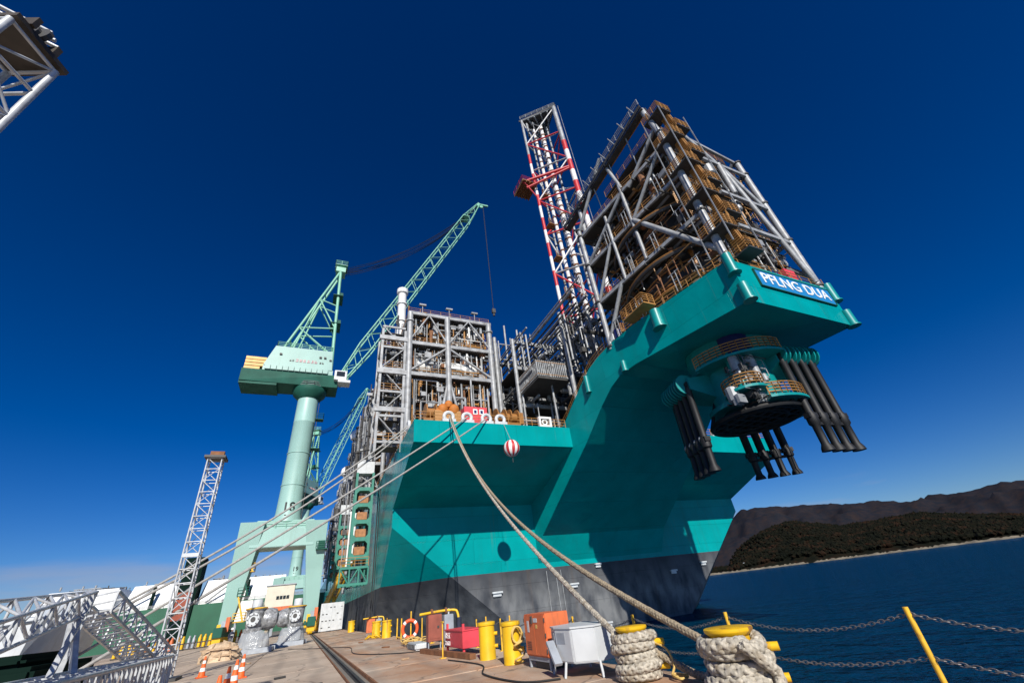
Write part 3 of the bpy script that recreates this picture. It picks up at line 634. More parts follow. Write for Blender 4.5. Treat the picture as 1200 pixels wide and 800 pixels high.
# ---- central pipe rack behind the bow
def rack():
    b = MB(); b.b2((24, 47, 24.0), (47, 82, 24.2)); b.b2((24, 47, 30.0), (47, 82, 30.15)); pr = b.build('pipe_rack', 'deck_dark', ship)
    for x in (24.2, 30, 38, 46.8):
        for y in (47, 54, 62, 72): T('column', (x, y, 18), (x, y, 35), .3, 'galv', pr)
    for y in (47, 54, 62, 72):
        for z in (24, 30, 34.6): B('beam', (24, y, z), (47, y, z), .35, .5, 'galv', pr)
    r = random.Random(2)
    for k in range(26):
        x = 24.3+k*.55+r.uniform(-.1, .1); z = r.choice((34.2, 34.9, 35.4)); y0 = r.uniform(30, 38) if x > 26.5 else r.uniform(42, 46); T('rack_pipe', (x, y0, z), (x, 80, z), r.uniform(.08, .22), r.choice(('galv', 'grey_pipe', 'dark_steel')), pr)
        if k % 2: T('rack_pipe', (x, y0, z), (x, y0, z-r.uniform(3, 9)), .14, 'galv', pr)
    for k in range(22):
        x = 24.3+k*.6; z = r.choice((24.6, 30.6, 27.2)); T('rack_pipe', (x, r.uniform(42, 48), z), (x, 80, z), r.uniform(.08, .22), r.choice(('galv', 'grey_pipe', 'dark_steel')), pr)
    pipework(pr, (22.6, 45, 18.2), (40, 58, 23.5), 130, seed=21); pipework(pr, (24, 46, 24.3), (40, 58, 29.5), 120, seed=22); pipework(pr, (27, 44, 30.2), (42, 58, 34), 90, seed=23); pipework(pr, (28.5, 35, 24.2), (40, 46, 34), 130, seed=24)
    # tall scaffold-like posts
    for x, y, z in ((26.0, 53, 42), (26.9, 53, 39.5), (28.4, 53, 41.5), (29.4, 53, 41), (31, 53, 41), (24.6, 53, 38.6), (25.2, 56, 39), (27.5, 56, 40)):
        T('tall_post', (x, y, 18), (x, y, z), .17 if x in (26.0, 28.4) else .11, 'galv', pr)
    for z in (27, 31, 35, 38): T('cross_pipe', (24.5, 53, z), (31, 53, z), .12, 'galv', pr); T('cross_pipe', (24.5, 53, z-.6), (24.5, 75, z-.6), .1, 'galv', pr); T('cross_pipe', (26, 53, z+.5), (26, 75, z+.5), .12, 'grey_pipe', pr)
    for k in range(10):
        x = 24.6+k*.62; T('cross_pipe', (x, 52.8, 27+.7*(k % 5)), (x, 74, 27+.7*(k % 5)), .09, 'galv', pr)
    # swan-neck vent
    s = MB(); s.sweep([(31.8, 52, 25), (31.8, 52, 38), (32.1, 51.6, 38.8), (32.8, 51, 39.1), (34.5, 49.5, 39.2), (36, 48, 39.2)], .3, 8); s.build('vent_pipe', 'galv', pr, smooth=True)
    T('column', (31.4, 44.5, 25), (31.0, 44.2, 36.5), .38, 'galv', pr); T('column', (34.5, 41, 24), (34.5, 41, 38), .42, 'galv', pr); T('column', (28.9, 40, 20), (28.9, 40, 36), .3, 'galv', pr)
    # boxed-in overhanging platform with upright slats
    pf = MB(); pf.b2((24.4, 41.2, 25.4), (29.4, 47, 25.7)); po = pf.build('slatted_platform', 'dark_steel', ship)
    for i in range(18): B('slat', (24.4+i*5/17, 41.15, 25.7), (24.4+i*5/17, 41.15, 28.1), .16, .05, 'galv', po)
    for i in range(16): B('slat', (24.35, 41.3+i*.37, 25.7), (24.35, 41.3+i*.37, 28.1), .05, .16, 'galv', po)
    for z in (26.0, 27.9): T('slat_rail', (24.35, 41.15, z), (29.4, 41.15, z), .05, 'rail_orange', po); T('slat_rail', (24.35, 41.15, z), (24.35, 47, z), .05, 'rail_orange', po)
    for x, y in ((24.6, 46.6), (29, 46.6), (27.4, 43)): T('support', (x, y, 18), (x, y, 25.4), .15, 'galv', po)
rack()
# ---- flare tower, red and white
def flare():
    z0, z1 = 38.5, 97.0; L, R, F = Vector((32.6, 44.0, 0)), Vector((38.4, 38.5, 0)), Vector((39.6, 46.6, 0))
    b = MB(); b.prism([(L.x-.5, L.y+.4, z1), (R.x+.2, R.y-.6, z1), (F.x+.8, F.y+.6, z1)], (0, 0, 0), (0, 0, .6)); ft = b.build('flare_tower', 'dark_steel', ship)
    n = 6; hs = (z1-z0)/n; nb = 17; hb = (z1-z0)/nb
    for C, rr in ((L, .30), (R, .52), (F, .38)):
        for i in range(nb):
            a, c = z0+i*hb, z0+(i+1)*hb; m = 'galv' if i >= nb-4 else ('red_paint' if i % 2 == 0 else 'flare_white')
            T('leg_section', C+Vector((0, 0, a)), C+Vector((0, 0, c)), rr, m, ft)
    for i in range(n+1):
        z = z0+i*hs; mm = 'red_paint' if i < n else 'galv'
        for k, (P, Q) in enumerate(((L, R), (R, F), (F, L))):
            T('girt', P+Vector((0, 0, z)), Q+Vector((0, 0, z)), .17, 'galv' if (i+k) % 3 == 1 else mm, ft)
            if i < n: 
                u, w = ((P, Q) if i % 2 else (Q, P)); T('brace', u+Vector((0, 0, z)), w+Vector((0, 0, z+hs)), .15, 'flare_white' if i % 2 else mm, ft)
    # risers inside the tower
    for (x, y), r, m in (((35.2, 43.6), .34, 'flare_white'), ((36.4, 42.3), .42, 'flare_white'), ((37.5, 44.4), .3, 'flare_white'), ((35.0, 44.8), .2, 'galv'), ((37.9, 42.0), .22, 'galv')):
        T('riser', (x, y, 24), (x, y, z1-3), r, m, ft)
        g = MB()
        for i in range(24): g.lathe([(r*1.25, 0), (r*1.25, .35)], (x, y, z0+2+i*2.25), 10)
        tag(g.build('clamp_rings', 'rust' if r > .3 else 'dark_steel', ft, fix=False), kind='stuff')
    # side ladder cage on the right leg, landings
    la = MB()
    for s in (-.3, .3): la.tube((R.x+.9+s*.7, R.y-.5+s*.7, z0), (R.x+.9+s*.7, R.y-.5+s*.7, z1), .05, 5)
    for i in range(58): la.tube((R.x+.69, R.y-.71, z0+i), (R.x+1.11, R.y-.29, z0+i), .04, 4)
    la.build('ladder', 'galv', ft, fix=False)
    for i in (.5, 1.4, 2.3, 3.2): k = MB(); k.box((34.6, 44.4, z0+i*hs+.5), (1.8, 1.6, .15)); rail([(33.7, 43.6, z0+i*hs+.6), (35.5, 43.6, z0+i*hs+.6)], ft, mb=k, r=.05); k.build('landing', 'orange_pipe', ft)
    # projecting platform on the left
    zp = z0+3.45*hs; k = MB(); k.box((30.8, 45.2, zp), (3.4, 4.2, .25)); 
    for j in range(5): k.bar((29.2+.8*j, 43.1, zp-.3), (29.2+.8*j, 47.3, zp-.3), .12, .4)
    k.build('side_platform', 'rust', ft); rail([(29.1, 43.1, zp+.1), (32.5, 43.1, zp+.1)], ft, m='red_paint'); rail([(29.1, 47.2, zp+.1), (29.1, 43.1, zp+.1)], ft, m='red_paint')
    T('brace', (29.6, 43.6, zp), L+Vector((0, 0, zp-3.5)), .15, 'red_paint', ft); T('girt', (29.4, 44, zp), R+Vector((0, 0, zp+2.4)), .3, 'red_paint', ft); T('girt', (30.4, 44, zp-1.2), R+Vector((0, 0, zp+2)), .25, 'red_paint', ft)
    rail([L+Vector((-.3, 0, z1+.6)), R+Vector((.2, -.4, z1+.6)), F+Vector((.6, .6, z1+.6))], ft, m='galv', r=.07)
    for q in (.2, .4, .6, .8): p = lerp(L, R, q); T('roof_joist', p+Vector((0, 0, z1-.35)), F+(p-L)*.3+Vector((0, 0, z1-.35)), .16, 'galv', ft)
    pipework(ft, (33.5, 42, z1-5), (38.4, 45.5, z1-.5), 24, seed=55)
    # tripod base
    for C in (L, R, F):
        for dx, dy in ((-1.8, .5), (1.5, 1.2), (.6, -2)): T('base_strut', C+Vector((0, 0, z0)), C+Vector((dx, dy, z0-8.5)), .28, 'galv', ft)
flare()
# ---- turret manifold frame on the bow overhang
def turret_frame():
    Z = (24.0, 30.3, 36.3, 41.6); FL, FR, BL, BR = (29.6, 15.2), (42.4, 15.2), (27.95, 30.2), (44.05, 30.2)
    def p(c, z): return (c[0], c[1], z)
    deck = [(30.3, 15.7), (41.7, 15.7), (43.3, 22), (43.7, 31), (28.3, 31), (28.7, 22)]
    b = MB()
    for z in Z[1:]: b.prism([(x, y, z) for x, y in deck], (0, 0, -.16), (0, 0, 0))
    b.prism([(30.3, 15.7, 46), (41.7, 16, 44.6), (43, 26, 44.6), (30.5, 26, 46)], (0, 0, -.15), (0, 0, 0))
    tf = b.build('turret_frame', 'deck_dark', ship)
    top = {FL: 43.6, FR: 44.2, BL: 43.0, BR: 43.0}
    for c in (FL, FR, BL, BR):
        T('leg', p(c, 23.6), p(c, top[c]), .36 if c in (FL, FR) else .30, 'galv', tf)
        for z in (24.0, 30.3, 36.3, 41.6, top[c]-.2): k = MB(); k.lathe([(.47, z-.1), (.47, z+.1)], (c[0], c[1], 0), 14); k.build('leg_collar', 'dark_steel', tf)
    lx = lambda y: 29.6-(y-15.2)*.11
    for s in (0, 1):                       # both side faces
        X = (lambda y: lx(y)) if not s else (lambda y: 72-lx(y))
        N = (X(22), 22, 36.3)
        for z in Z[1:]: B('beam', (X(15.2), 15.2, z-.1), (X(31), 31, z-.1), .25, .42, 'galv', tf)
        T('brace', N, (X(15.2), 15.2, 25.2), .27, 'galv', tf); T('brace', N, (X(15.2), 15.2, 42.4), .22, 'galv', tf)
        T('brace', (X(21), 21, 41), (X(15.4), 15.4, 44.8), .24, 'galv', tf); T('brace', (X(22.2), 22.2, 41.4), (X(30), 30.2, 36.3), .24, 'galv', tf)
        T('post', (X(22.2), 22.2, 30.4), (X(22.2), 22.2, 42.8), .21, 'galv', tf); T('post', (X(25.5), 25.5, 30.2), (X(25.5), 25.5, 40.6), .2, 'galv', tf)
        T('brace', (X(30.2), 30.2, 42.5), (X(23.4), 23.4, 50.0), .24, 'galv', tf); T('brace', (X(30.2), 30.2, 30), (X(26), 26, 36.2), .2, 'galv', tf)
        T('brace', (X(30.2), 30.2, 24.5), (X(26.2), 26.2, 30.2), .24, 'galv', tf)
    # front face
    for z, x0 in ((29.9, 34.3), (35.3, 34.8), (41.3, 30)): B('beam', (x0, 15.1, z), (42.4, 15.1, z), .3, .42, 'galv', tf)
    T('brace', (42.2, 15.1, 24.4), (37.6, 15.1, 41.4), .28, 'galv', tf); T('brace', (37.6, 15.1, 41.4), (37.4, 15.1, 36.0), .3, 'galv', tf); T('brace', (37.6, 15.1, 41.4), (41.6, 15.1, 35.4), .22, 'galv', tf)
    B('beam', (35, 15.3, 45.3), (43, 15.3, 44.0), .3, .4, 'galv', tf); T('brace', (33.6, 15.2, 46.2), (37.6, 15.2, 41.6), .22, 'galv', tf)
    T('brace', (42.4, 15.2, 42), (42.4, 22, 36.3), .2, 'galv', tf)
    # joists under every deck
    for z in Z[1:]:
        for k in range(9): B('joist', (30.2+k*1.4, 16, z-.35), (30.2+k*1.4, 30.8, z-.35), .16, .3, 'grey_pipe', tf)
        for k in range(6): B('joist', (28.6, 17.5+k*2.5, z-.45), (43.4, 17.5+k*2.5, z-.45), .14, .26, 'dark_steel', tf)
        rb = MB(); rail([(x, y, z) for x, y in ((30.3, 15.8), (41.7, 15.8))], tf, mb=rb); rail([(30.3, 15.8, z), (28.75, 22, z), (28.4, 31, z)], tf, mb=rb); rail([(41.7, 15.8, z), (43.2, 22, z), (43.6, 31, z)], tf, mb=rb); rb.build('handrail', 'rail_orange', tf, fix=False)
    rail([(30.4, 15.8, 46), (41.6, 16, 44.6), (43, 26, 44.6)], tf); rail([(30.4, 15.8, 46), (30.5, 26, 46)], tf)
    # swivel stack in the middle with ring pipes
    b = MB(); b.lathe([(6.1, 23.9), (6.1, 25.2), (5.5, 25.4), (5.5, 29.9), (5.1, 30.3), (5.1, 35.8), (4.5, 36.4), (4.5, 41.2), (3.4, 41.6), (3.4, 44.5), (0, 44.6)], (36, 23, 0), 28); b.build('swivel_stack', 'dark_steel', tf, smooth=True)
    for z, R, r in ((25.6, 6.7, .2), (26.3, 6.4, .12), (28.4, 5.9, .1), (32.0, 6.0, .2), (33.6, 5.5, .12), (38.2, 5.6, .2), (39.6, 5.0, .12)):
        b = MB(); b.ring((36, 23, z), R, r, 48, 6); b.build('ring_pipe', 'orange_pipe', tf, smooth=True)
    for i, (z0, z1) in enumerate(zip(Z, Z[1:])):
        pipework(tf, (30.5, 16.2, z0+.1), (42, 30, z1-.6), 170, seed=500+i, mats=('grey_pipe', 'dark_steel', 'rust', 'galv', 'orange_pipe'), rr=(.06, .2)); pipework(tf, (29.2, 16.0, z0+.1), (31.2, 30.5, z1-.6), 90, seed=540+i, mats=('grey_pipe', 'dark_steel', 'rust', 'rail_orange'), rr=(.04, .12)); pipework(tf, (33, 15.6, z0+.1), (42, 17, z1-.6), 70, seed=560+i, mats=('grey_pipe', 'dark_steel', 'rail_orange'), rr=(.04, .12))
        for R, m_, q in ((7.45, 'dark_steel', .45), (7.55, 'orange_pipe', .22)):
            if i < 2: b = MB(); b.ring((36, 23.2, z1-1.0-q), R, q*.5, 48, 6); b.build('ring_girder', m_, tf, smooth=True)
    # H-shaped light posts along the near side
    for y, z in ((17.5, 24.2), (20, 24.3), (24.5, 24.4), (28.3, 24.3), (17, 30.3), (20.5, 30.3), (24, 30.3), (17.8, 36.3), (22.8, 36.3), (26, 36.3)):
        k = MB(); x = lx(y)-.25
        for d in (-.25, .25): k.tube((x, y+d, z), (x, y+d, z+2.2), .05, 5)
        k.tube((x, y-.7, z+2.1), (x, y+.7, z+2.1), .05, 5); k.tube((x, y-.25, z+1.3), (x, y+.25, z+1.3), .04, 5); k.build('light_post', 'galv', tf)
    # orange gangway box on the near edge
    k = MB(); k.b2((27.0, 23.0, 24.7), (28.6, 26.4, 24.85)); rail([(28.5, 23, 24.85), (27, 23, 24.85), (27, 26.4, 24.85), (28.5, 26.4, 24.85)], tf, mb=k, r=.05, step=.8, mids=3); k.build('side_gangway', 'rail_orange', tf)
    k = MB(); k.b2((27.9, 29.4, 24.5), (29.0, 30.2, 25.6)); k.build('drum', 'shipwhite', tf); k = MB(); k.lathe([(.4, 0), (.4, 1.1), (0, 1.15)], (28.3, 29.0, 24.4), 14); k.build('drum', 'navy_pipe', tf)
    k = MB(); k.b2((38.2, 15.3, 24.1), (39.8, 15.9, 25.4)); k.build('red_locker', 'red_box', tf)
    # corner stair tower
    b = MB(); zs = [24.6+2.36*k for k in range(10)]; x0, x1, y0, y1 = 28.9, 32.7, 13.6, 16.1
    b.b2((x1-1.9, y0, zs[0]-.14), (x1, y1, zs[0])); st = b.build('corner_stairs', 'dark_steel', ship)
    for i, z in enumerate(zs[1:]): q = MB(); q.b2((x0, y0, z-.14), (x0+1.9, y1, z)) if i % 2 == 0 else q.b2((x1-1.9, y0, z-.14), (x1, y1, z)); q.build('landing', 'dark_steel', st)
    for i, z in enumerate(zs):
        a, c = (x0, x0+1.9) if i % 2 else (x1-1.9, x1)
        rb = MB(); rail([(a, y0, z), (c, y0, z)], st, mb=rb, r=.045, step=.65, mids=3); rail([(a, y0, z), (a, y1, z)], st, mb=rb, r=.045, step=.8, mids=3); rail([(c, y0, z), (c, y1, z)], st, mb=rb, r=.045, step=.8, mids=3); rb.build('landing_rail', 'rail_orange', st, fix=False)
        if i < 9:
            s = (x1-1.6, x0+1.6) if i % 2 == 0 else (x0+1.6, x1-1.6); f = MB()
            for y in (y0+.3, y0+1.2): f.bar((s[0], y, z), (s[1], y, z+2.36), .06, .16)
            for q in range(12): c_ = lerp((s[0], y0+.75, z), (s[1], y0+.75, z+2.36), q/11); f.box(c_, (.3, .9, .05))
            for dz in (.6, 1.05): f.bar((s[0], y0+.25, z+dz), (s[1], y0+.25, z+2.36+dz), .08, .08)
            f.build('stair_flight', 'rail_orange', st)
            for xx, yy in ((x0, y0), (x1, y0), (x0, y1), (x1, y1)): B('stair_post', (xx, yy, z), (xx, yy, z+2.36), .09, .09, 'grey_pipe', st)
    # overhead runway with walkway at the near top corner
    a, c = Vector((29.0, 15.2, 48.0)), Vector((28.4, 33, 46.0)); u = Vector((-.5, 0, 0))
    k = MB(); k.bar(a, c, .9, .15); ru = k.build('runway_beam', 'dark_steel', ship); B('edge_strip', a+Vector((.42, 0, -.1)), c+Vector((.42, 0, -.1)), .12, .06, 'orange_pipe', ru)
    for s in (-.5, .5): B('girder', a+Vector((s, 0, .45)), c+Vector((s, 0, .45)), .14, .6, 'dark_steel', ru)
    rail([a+Vector((-.6, 0, .7)), c+Vector((-.6, 0, .7))], ru, m='galv', r=.05); T('hanger', (29.6, 15.2, 43.4), a+Vector((0, .3, .3)), .32, 'galv', ru); T('hanger', (28.4, 29.5, 42), (28.5, 29.5, 47), .3, 'galv', ru); T('hanger', (28.9, 22, 42), (28.7, 23, 48), .22, 'galv', ru)
    for q in range(9): pp = lerp(a, c, (q+.5)/9); T('bracket', pp+Vector((0, 0, .2)), pp+Vector((-1.4, 0, 1.4)), .06, 'galv', ru)
    for q in range(4): pp = lerp(a, c, (q+1)/5); T('tie', pp, pp+Vector((1.5, 1, -4.0)), .08, 'galv', ru)
turret_frame()
# ---- the turret below the overhang with its clusters of chain stoppers
def turret_low():
    cx, cy = 35.6, 22.7
    b = MB(); b.lathe([(3.9, 20), (3.9, 17.6), (3.0, 17.2), (3.0, 14.2), (3.6, 14.0), (3.6, 13.6), (2.7, 13.5), (2.4, 13.6), (2.4, 14.6), (0, 14.8)], (cx, cy, 0), 36); tu = b.build('turret', 'teal_part', ship, smooth=True)
    b = MB(); b.ring((cx, cy, 12.6), 3.8, .24, 44, 8); b.ring((cx, cy, 12.6), 2.6, .15, 44, 8)
    for k in range(-3, 4):
        e = sqrt(max(.1, 3.7**2-(k*1.05)**2)); b.bar((cx+k*1.05, cy-e, 12.7), (cx+k*1.05, cy+e, 12.7), .3, .3); b.bar((cx-e, cy+k*1.05, 12.66), (cx+e, cy+k*1.05, 12.66), .22, .3)
    b.build('chain_table', 'black_steel', tu, smooth=True)
    # railed platforms
    def plat(z, R0, R1, a0, a1, n=14, c=(cx, cy)):
        b = MB(); P = [(a0+(a1-a0)*i/n) for i in range(n+1)]
        vs = [(c[0]+R*cos(a), c[1]+R*sin(a), z+e) for e in (0, .22) for R in (R0, R1) for a in P]; N = n+1
        fs = []
        for i in range(n): fs += [(i, i+1, N+i+1, N+i), (2*N+i, 3*N+i, 3*N+i+1, 2*N+i+1), (N+i, N+i+1, 3*N+i+1, 3*N+i), (i, 2*N+i, 2*N+i+1, i+1)]
        fs += [(0, N, 3*N, 2*N), (n, 2*N+n, 3*N+n, N+n)]
        b.add(vs, fs); o = b.build('platform', 'teal_part', tu)
        rail([(c[0]+(R1-.1)*cos(a), c[1]+(R1-.1)*sin(a), z+.22) for a in P], tu, r=.05, step=.8, mids=3, name='platform_rail')
    plat(17.3, 3.0, 4.9, radians(175), radians(275)); plat(14.0, .6, 1.75, 0, 2*pi*.999, 20, (32.6, 20.6)); plat(13.0, 2.6, 4.6, radians(235), radians(330)); plat(13.4, 5.2, 7.2, radians(355), radians(375))
    T('stem', (32.6, 20.6, 14), (32.6, 20.6, 18), .55, 'teal_part', tu); T('stem', (33.6, 19.6, 14.6), (33.6, 19.6, 17.5), .35, 'galv', tu); k = MB(); k.lathe([(1.5, 17.6), (1.5, 19.7)], (33.6, 20.6, 0), 18); k.build('drum', 'navy_pipe', tu, smooth=True)
    pipework(tu, (31.5, 19, 14.4), (35, 21.5, 17), 40, seed=66, rr=(.05, .12)); pipework(tu, (31, 19.2, 13.2), (33.5, 21.6, 13.9), 24, seed=67, rr=(.04, .1), mats=('dark_steel', 'grey_pipe'))
    # clusters of chain stoppers: bracket box, cheek plates, black tubes
    def cluster(p0, p1, zt, zb, outw, n=4):
        p0, p1, ow = V(p0), V(p1), V(outw)
        d = (p1-p0).normalized(); mid = (p0+p1)/2; inn = Vector((cx, cy, 0)); 
        br = MB(); e0, e1 = p0-d*.5, p1+d*.5; ctr = Vector((cx, cy, 0))
        q0, q1 = lerp(e0, ctr, .62), lerp(e1, ctr, .62)
        br.add([(*e0.xy, zt+.5), (*e1.xy, zt+.5), (*q1.xy, zt+1.0), (*q0.xy, zt+1.0), (*e0.xy, zt-.6), (*e1.xy, zt-.6), (*q1.xy, zt-1.9), (*q0.xy, zt-1.9)], [(0, 1, 2, 3), (7, 6, 5, 4), (0, 4, 5, 1), (1, 5, 6, 2), (2, 6, 7, 3), (3, 7, 4, 0)])
        bo = br.build('chain_bracket', 'teal_part', tu)
        for i in range(n):
            c = lerp(p0, p1, i/(n-1)); top = Vector((c.x, c.y, zt)); bot = Vector((c.x, c.y, zb))+ow
            for s in (-.24, .24):
                ck = MB(); ck.lathe([(1.0, -.07), (1.0, .07)], top+d*s+ow.normalized()*.25+Vector((0, 0, .1)), 18, d); ck.build('cheek_plate', 'teal_part', tu, smooth=True)
            k = MB(); k.tube(top+d*-.3, top+d*.3, .3, 12); D = (bot-top)
            k.sweep([top+D*q for q in (0, .08, .1, .62, .66, .74, .76, .93, .97, 1)], lambda t: (.24, .36, .30, .30, .44, .44, .30, .30, .45, .50)[min(9, int(t*9+.5))], 12)
            for s in (-.34, .34): k.tube(top+d*s+ow.normalized()*.3, top+D*.66+d*s+ow.normalized()*.3, .06, 5)
            k.bar(top+D*.66-d*.5, top+D*.66+d*.5, .55, .4); k.build('chain_stopper', 'black_steel', tu, smooth=True)
            r = MB(); r.lathe([(.30, -.15), (.34, 0), (.30, .15)], top+D*.64+ow.normalized()*.3, 8, d); r.build('sheave', 'galv', tu)
        tb = MB(); tb.bar(lerp(Vector((p0.x, p0.y, zt)), Vector((p0.x, p0.y, zb))+ow, .74), lerp(Vector((p1.x, p1.y, zt)), Vector((p1.x, p1.y, zb))+ow, .74), .25, .25); tb.build('tie_bar', 'black_steel', tu)
    cluster((36.4, 18.6, 0), (39.9, 18.2, 0), 17.2, 8.5, (.15, .15, 0)); cluster((39.4, 27.2, 0), (42.2, 25.2, 0), 15.5, 8.6, (.5, .4, 0)); cluster((30.6, 24.6, 0), (31.4, 27.2, 0), 16.6, 8.6, (.05, .3, 0))
    for a_ in (.3, 1.4, 2.5, 3.6, 4.7, 5.8): T('hanger_post', (cx+2.8*cos(a_), cy+2.8*sin(a_), 15), (cx+3.9*cos(a_), cy+3.9*sin(a_), 12.6), .16, 'black_steel', tu)
turret_low()
# ---- green frames with orange blocks hung on the near side, lower truss, yellow ramp
def side_frames():
    for x0, y, zb, ztp in ((4.9, 66, 8.3, 17.4), (4.4, 92, 9.5, 16.5), (4.4, 118, 9.5, 16.5)):
        n = 4; x1 = x0+2.3; h = (ztp-zb)/n; b = MB()
        for x in (x0, x1): b.b2((x-.16, y-.2, zb-2.2), (x+.16, y+.4, ztp+2.4)); b.b2((x-.16, y+1.6, zb-2.2), (x+.16, y+2.0, ztp+2.4))
        for k in range(n+1): b.b2((x0+.16, y-.18, zb+k*h-.25), (x1-.16, y+1.9, zb+k*h+.25))
        for k in range(n):
            for x, s in ((x0+.16, 1), (x1-.16, -1)):
                for z, t in ((zb+k*h+.25, 1), (zb+(k+1)*h-.25, -1)): b.prism([(x, y-.17, z), (x+s*.35, y-.17, z), (x, y-.17, z+t*.35)], (0, 0, 0), (0, .5, 0))
        fr = b.build('side_frame', 'mint_dark' if False else 'teal_frame', ship)
        for k in range(n): c = MB(); c.b2((x0+.45, y+.1, zb+k*h+.3), (x1-.45, y+1.5, zb+k*h+1.35)); c.build('packed_block', 'block_orange', fr, bevel=.05)
        k = MB(); k.b2((x0-.1, y+.2, ztp+2.4), (x1+.1, y+1.8, ztp+4.2)); k.build('control_box', 'cab_white', fr)
        for x in (x0, x1): T('hanger', (x, y+.8, ztp+2.4), (8.0, y+.8, 17.8), .1, 'galv', fr)
        pipework(fr, (x0-1, y+1, zb-4), (7.6, y+3, ztp+6), 36, seed=int(y)+5, vfav=.6)
    b = MB(); z0, z1 = 5.0, 6.9; x0, x1, y = 3.7, 7.2, 64
    for z in (z0, z1): b.b2((x0, y-.12, z-.14), (x1, y+.12, z+.14)); b.b2((x0, y+2, z-.14), (x1, y+2.24, z+.14))
    lt = b.build('landing_truss', 'teal_frame', ship)
    for i in range(3):
        xa = x0+(x1-x0)*i/3; xb = x0+(x1-x0)*(i+1)/3; B('truss_post', (xa, y, z0), (xa, y, z1), .16, .16, 'teal_frame', lt); T('brace', (xa, y, z0 if i % 2 else z1), (xb, y, z1 if i % 2 else z0), .09, 'teal_frame', lt)
    B('truss_post', (x1, y, z0), (x1, y, z1), .16, .16, 'teal_frame', lt); rail([(x0, y, z1+.1), (x1, y, z1+.1)], lt)
    k = MB(); k.b2((x0, y, z1+.14), (x1, y+2.1, z1+.2)); k.build('landing_floor', 'dark_steel', lt)
    # tall pale pipe and hoses down the ship side
    for x, yy, z0, z1, r in ((6.2, 80, 9, 22, .3), (5.8, 84, 8, 19, .2), (7.2, 58.5, -1, 17, .07), (7.5, 59.2, -1, 17, .05)): T('side_pipe', (x, yy, z0), (x, yy, z1), r, 'white_paint' if r > .1 else 'rubber', ship)
mat('teal_frame', (.03, .20, .15), .5, 0, .15, 2)
side_frames()

# ------------------------------------------------------------------ ramp from quay to ship side
def ramp():
    a, c = Vector((2.9, 98, .4)), Vector((7.4, 88, 11.5)); t = thing('boarding_ramp', 'yellow sloping boarding ramp rising from the quay against the ship side', 'ramp', (2.9, 98, 0))
    s = Vector((.5, .22, 0))
    for e in (-1, 1): B('stringer', a+s*e, c+s*e, .25, .6, 'yellow_post', t)
    for i in range(26): p = lerp(a, c, (i+.5)/26); B('tread', p-s, p+s, .3, .08, 'dark_steel', t)
    for e in (-1, 1): rail([a+s*e+Vector((0, 0, .3)), c+s*e+Vector((0, 0, .3))], t, m='yellow_post', r=.06)
    B('support', (4.6, 94, 0), (4.9, 93.6, 5), .3, .3, 'yellow_post', t); B('support', (2.9, 99, 0), (2.9, 98, 1), .9, .9, 'yellow_post', t)
ramp()

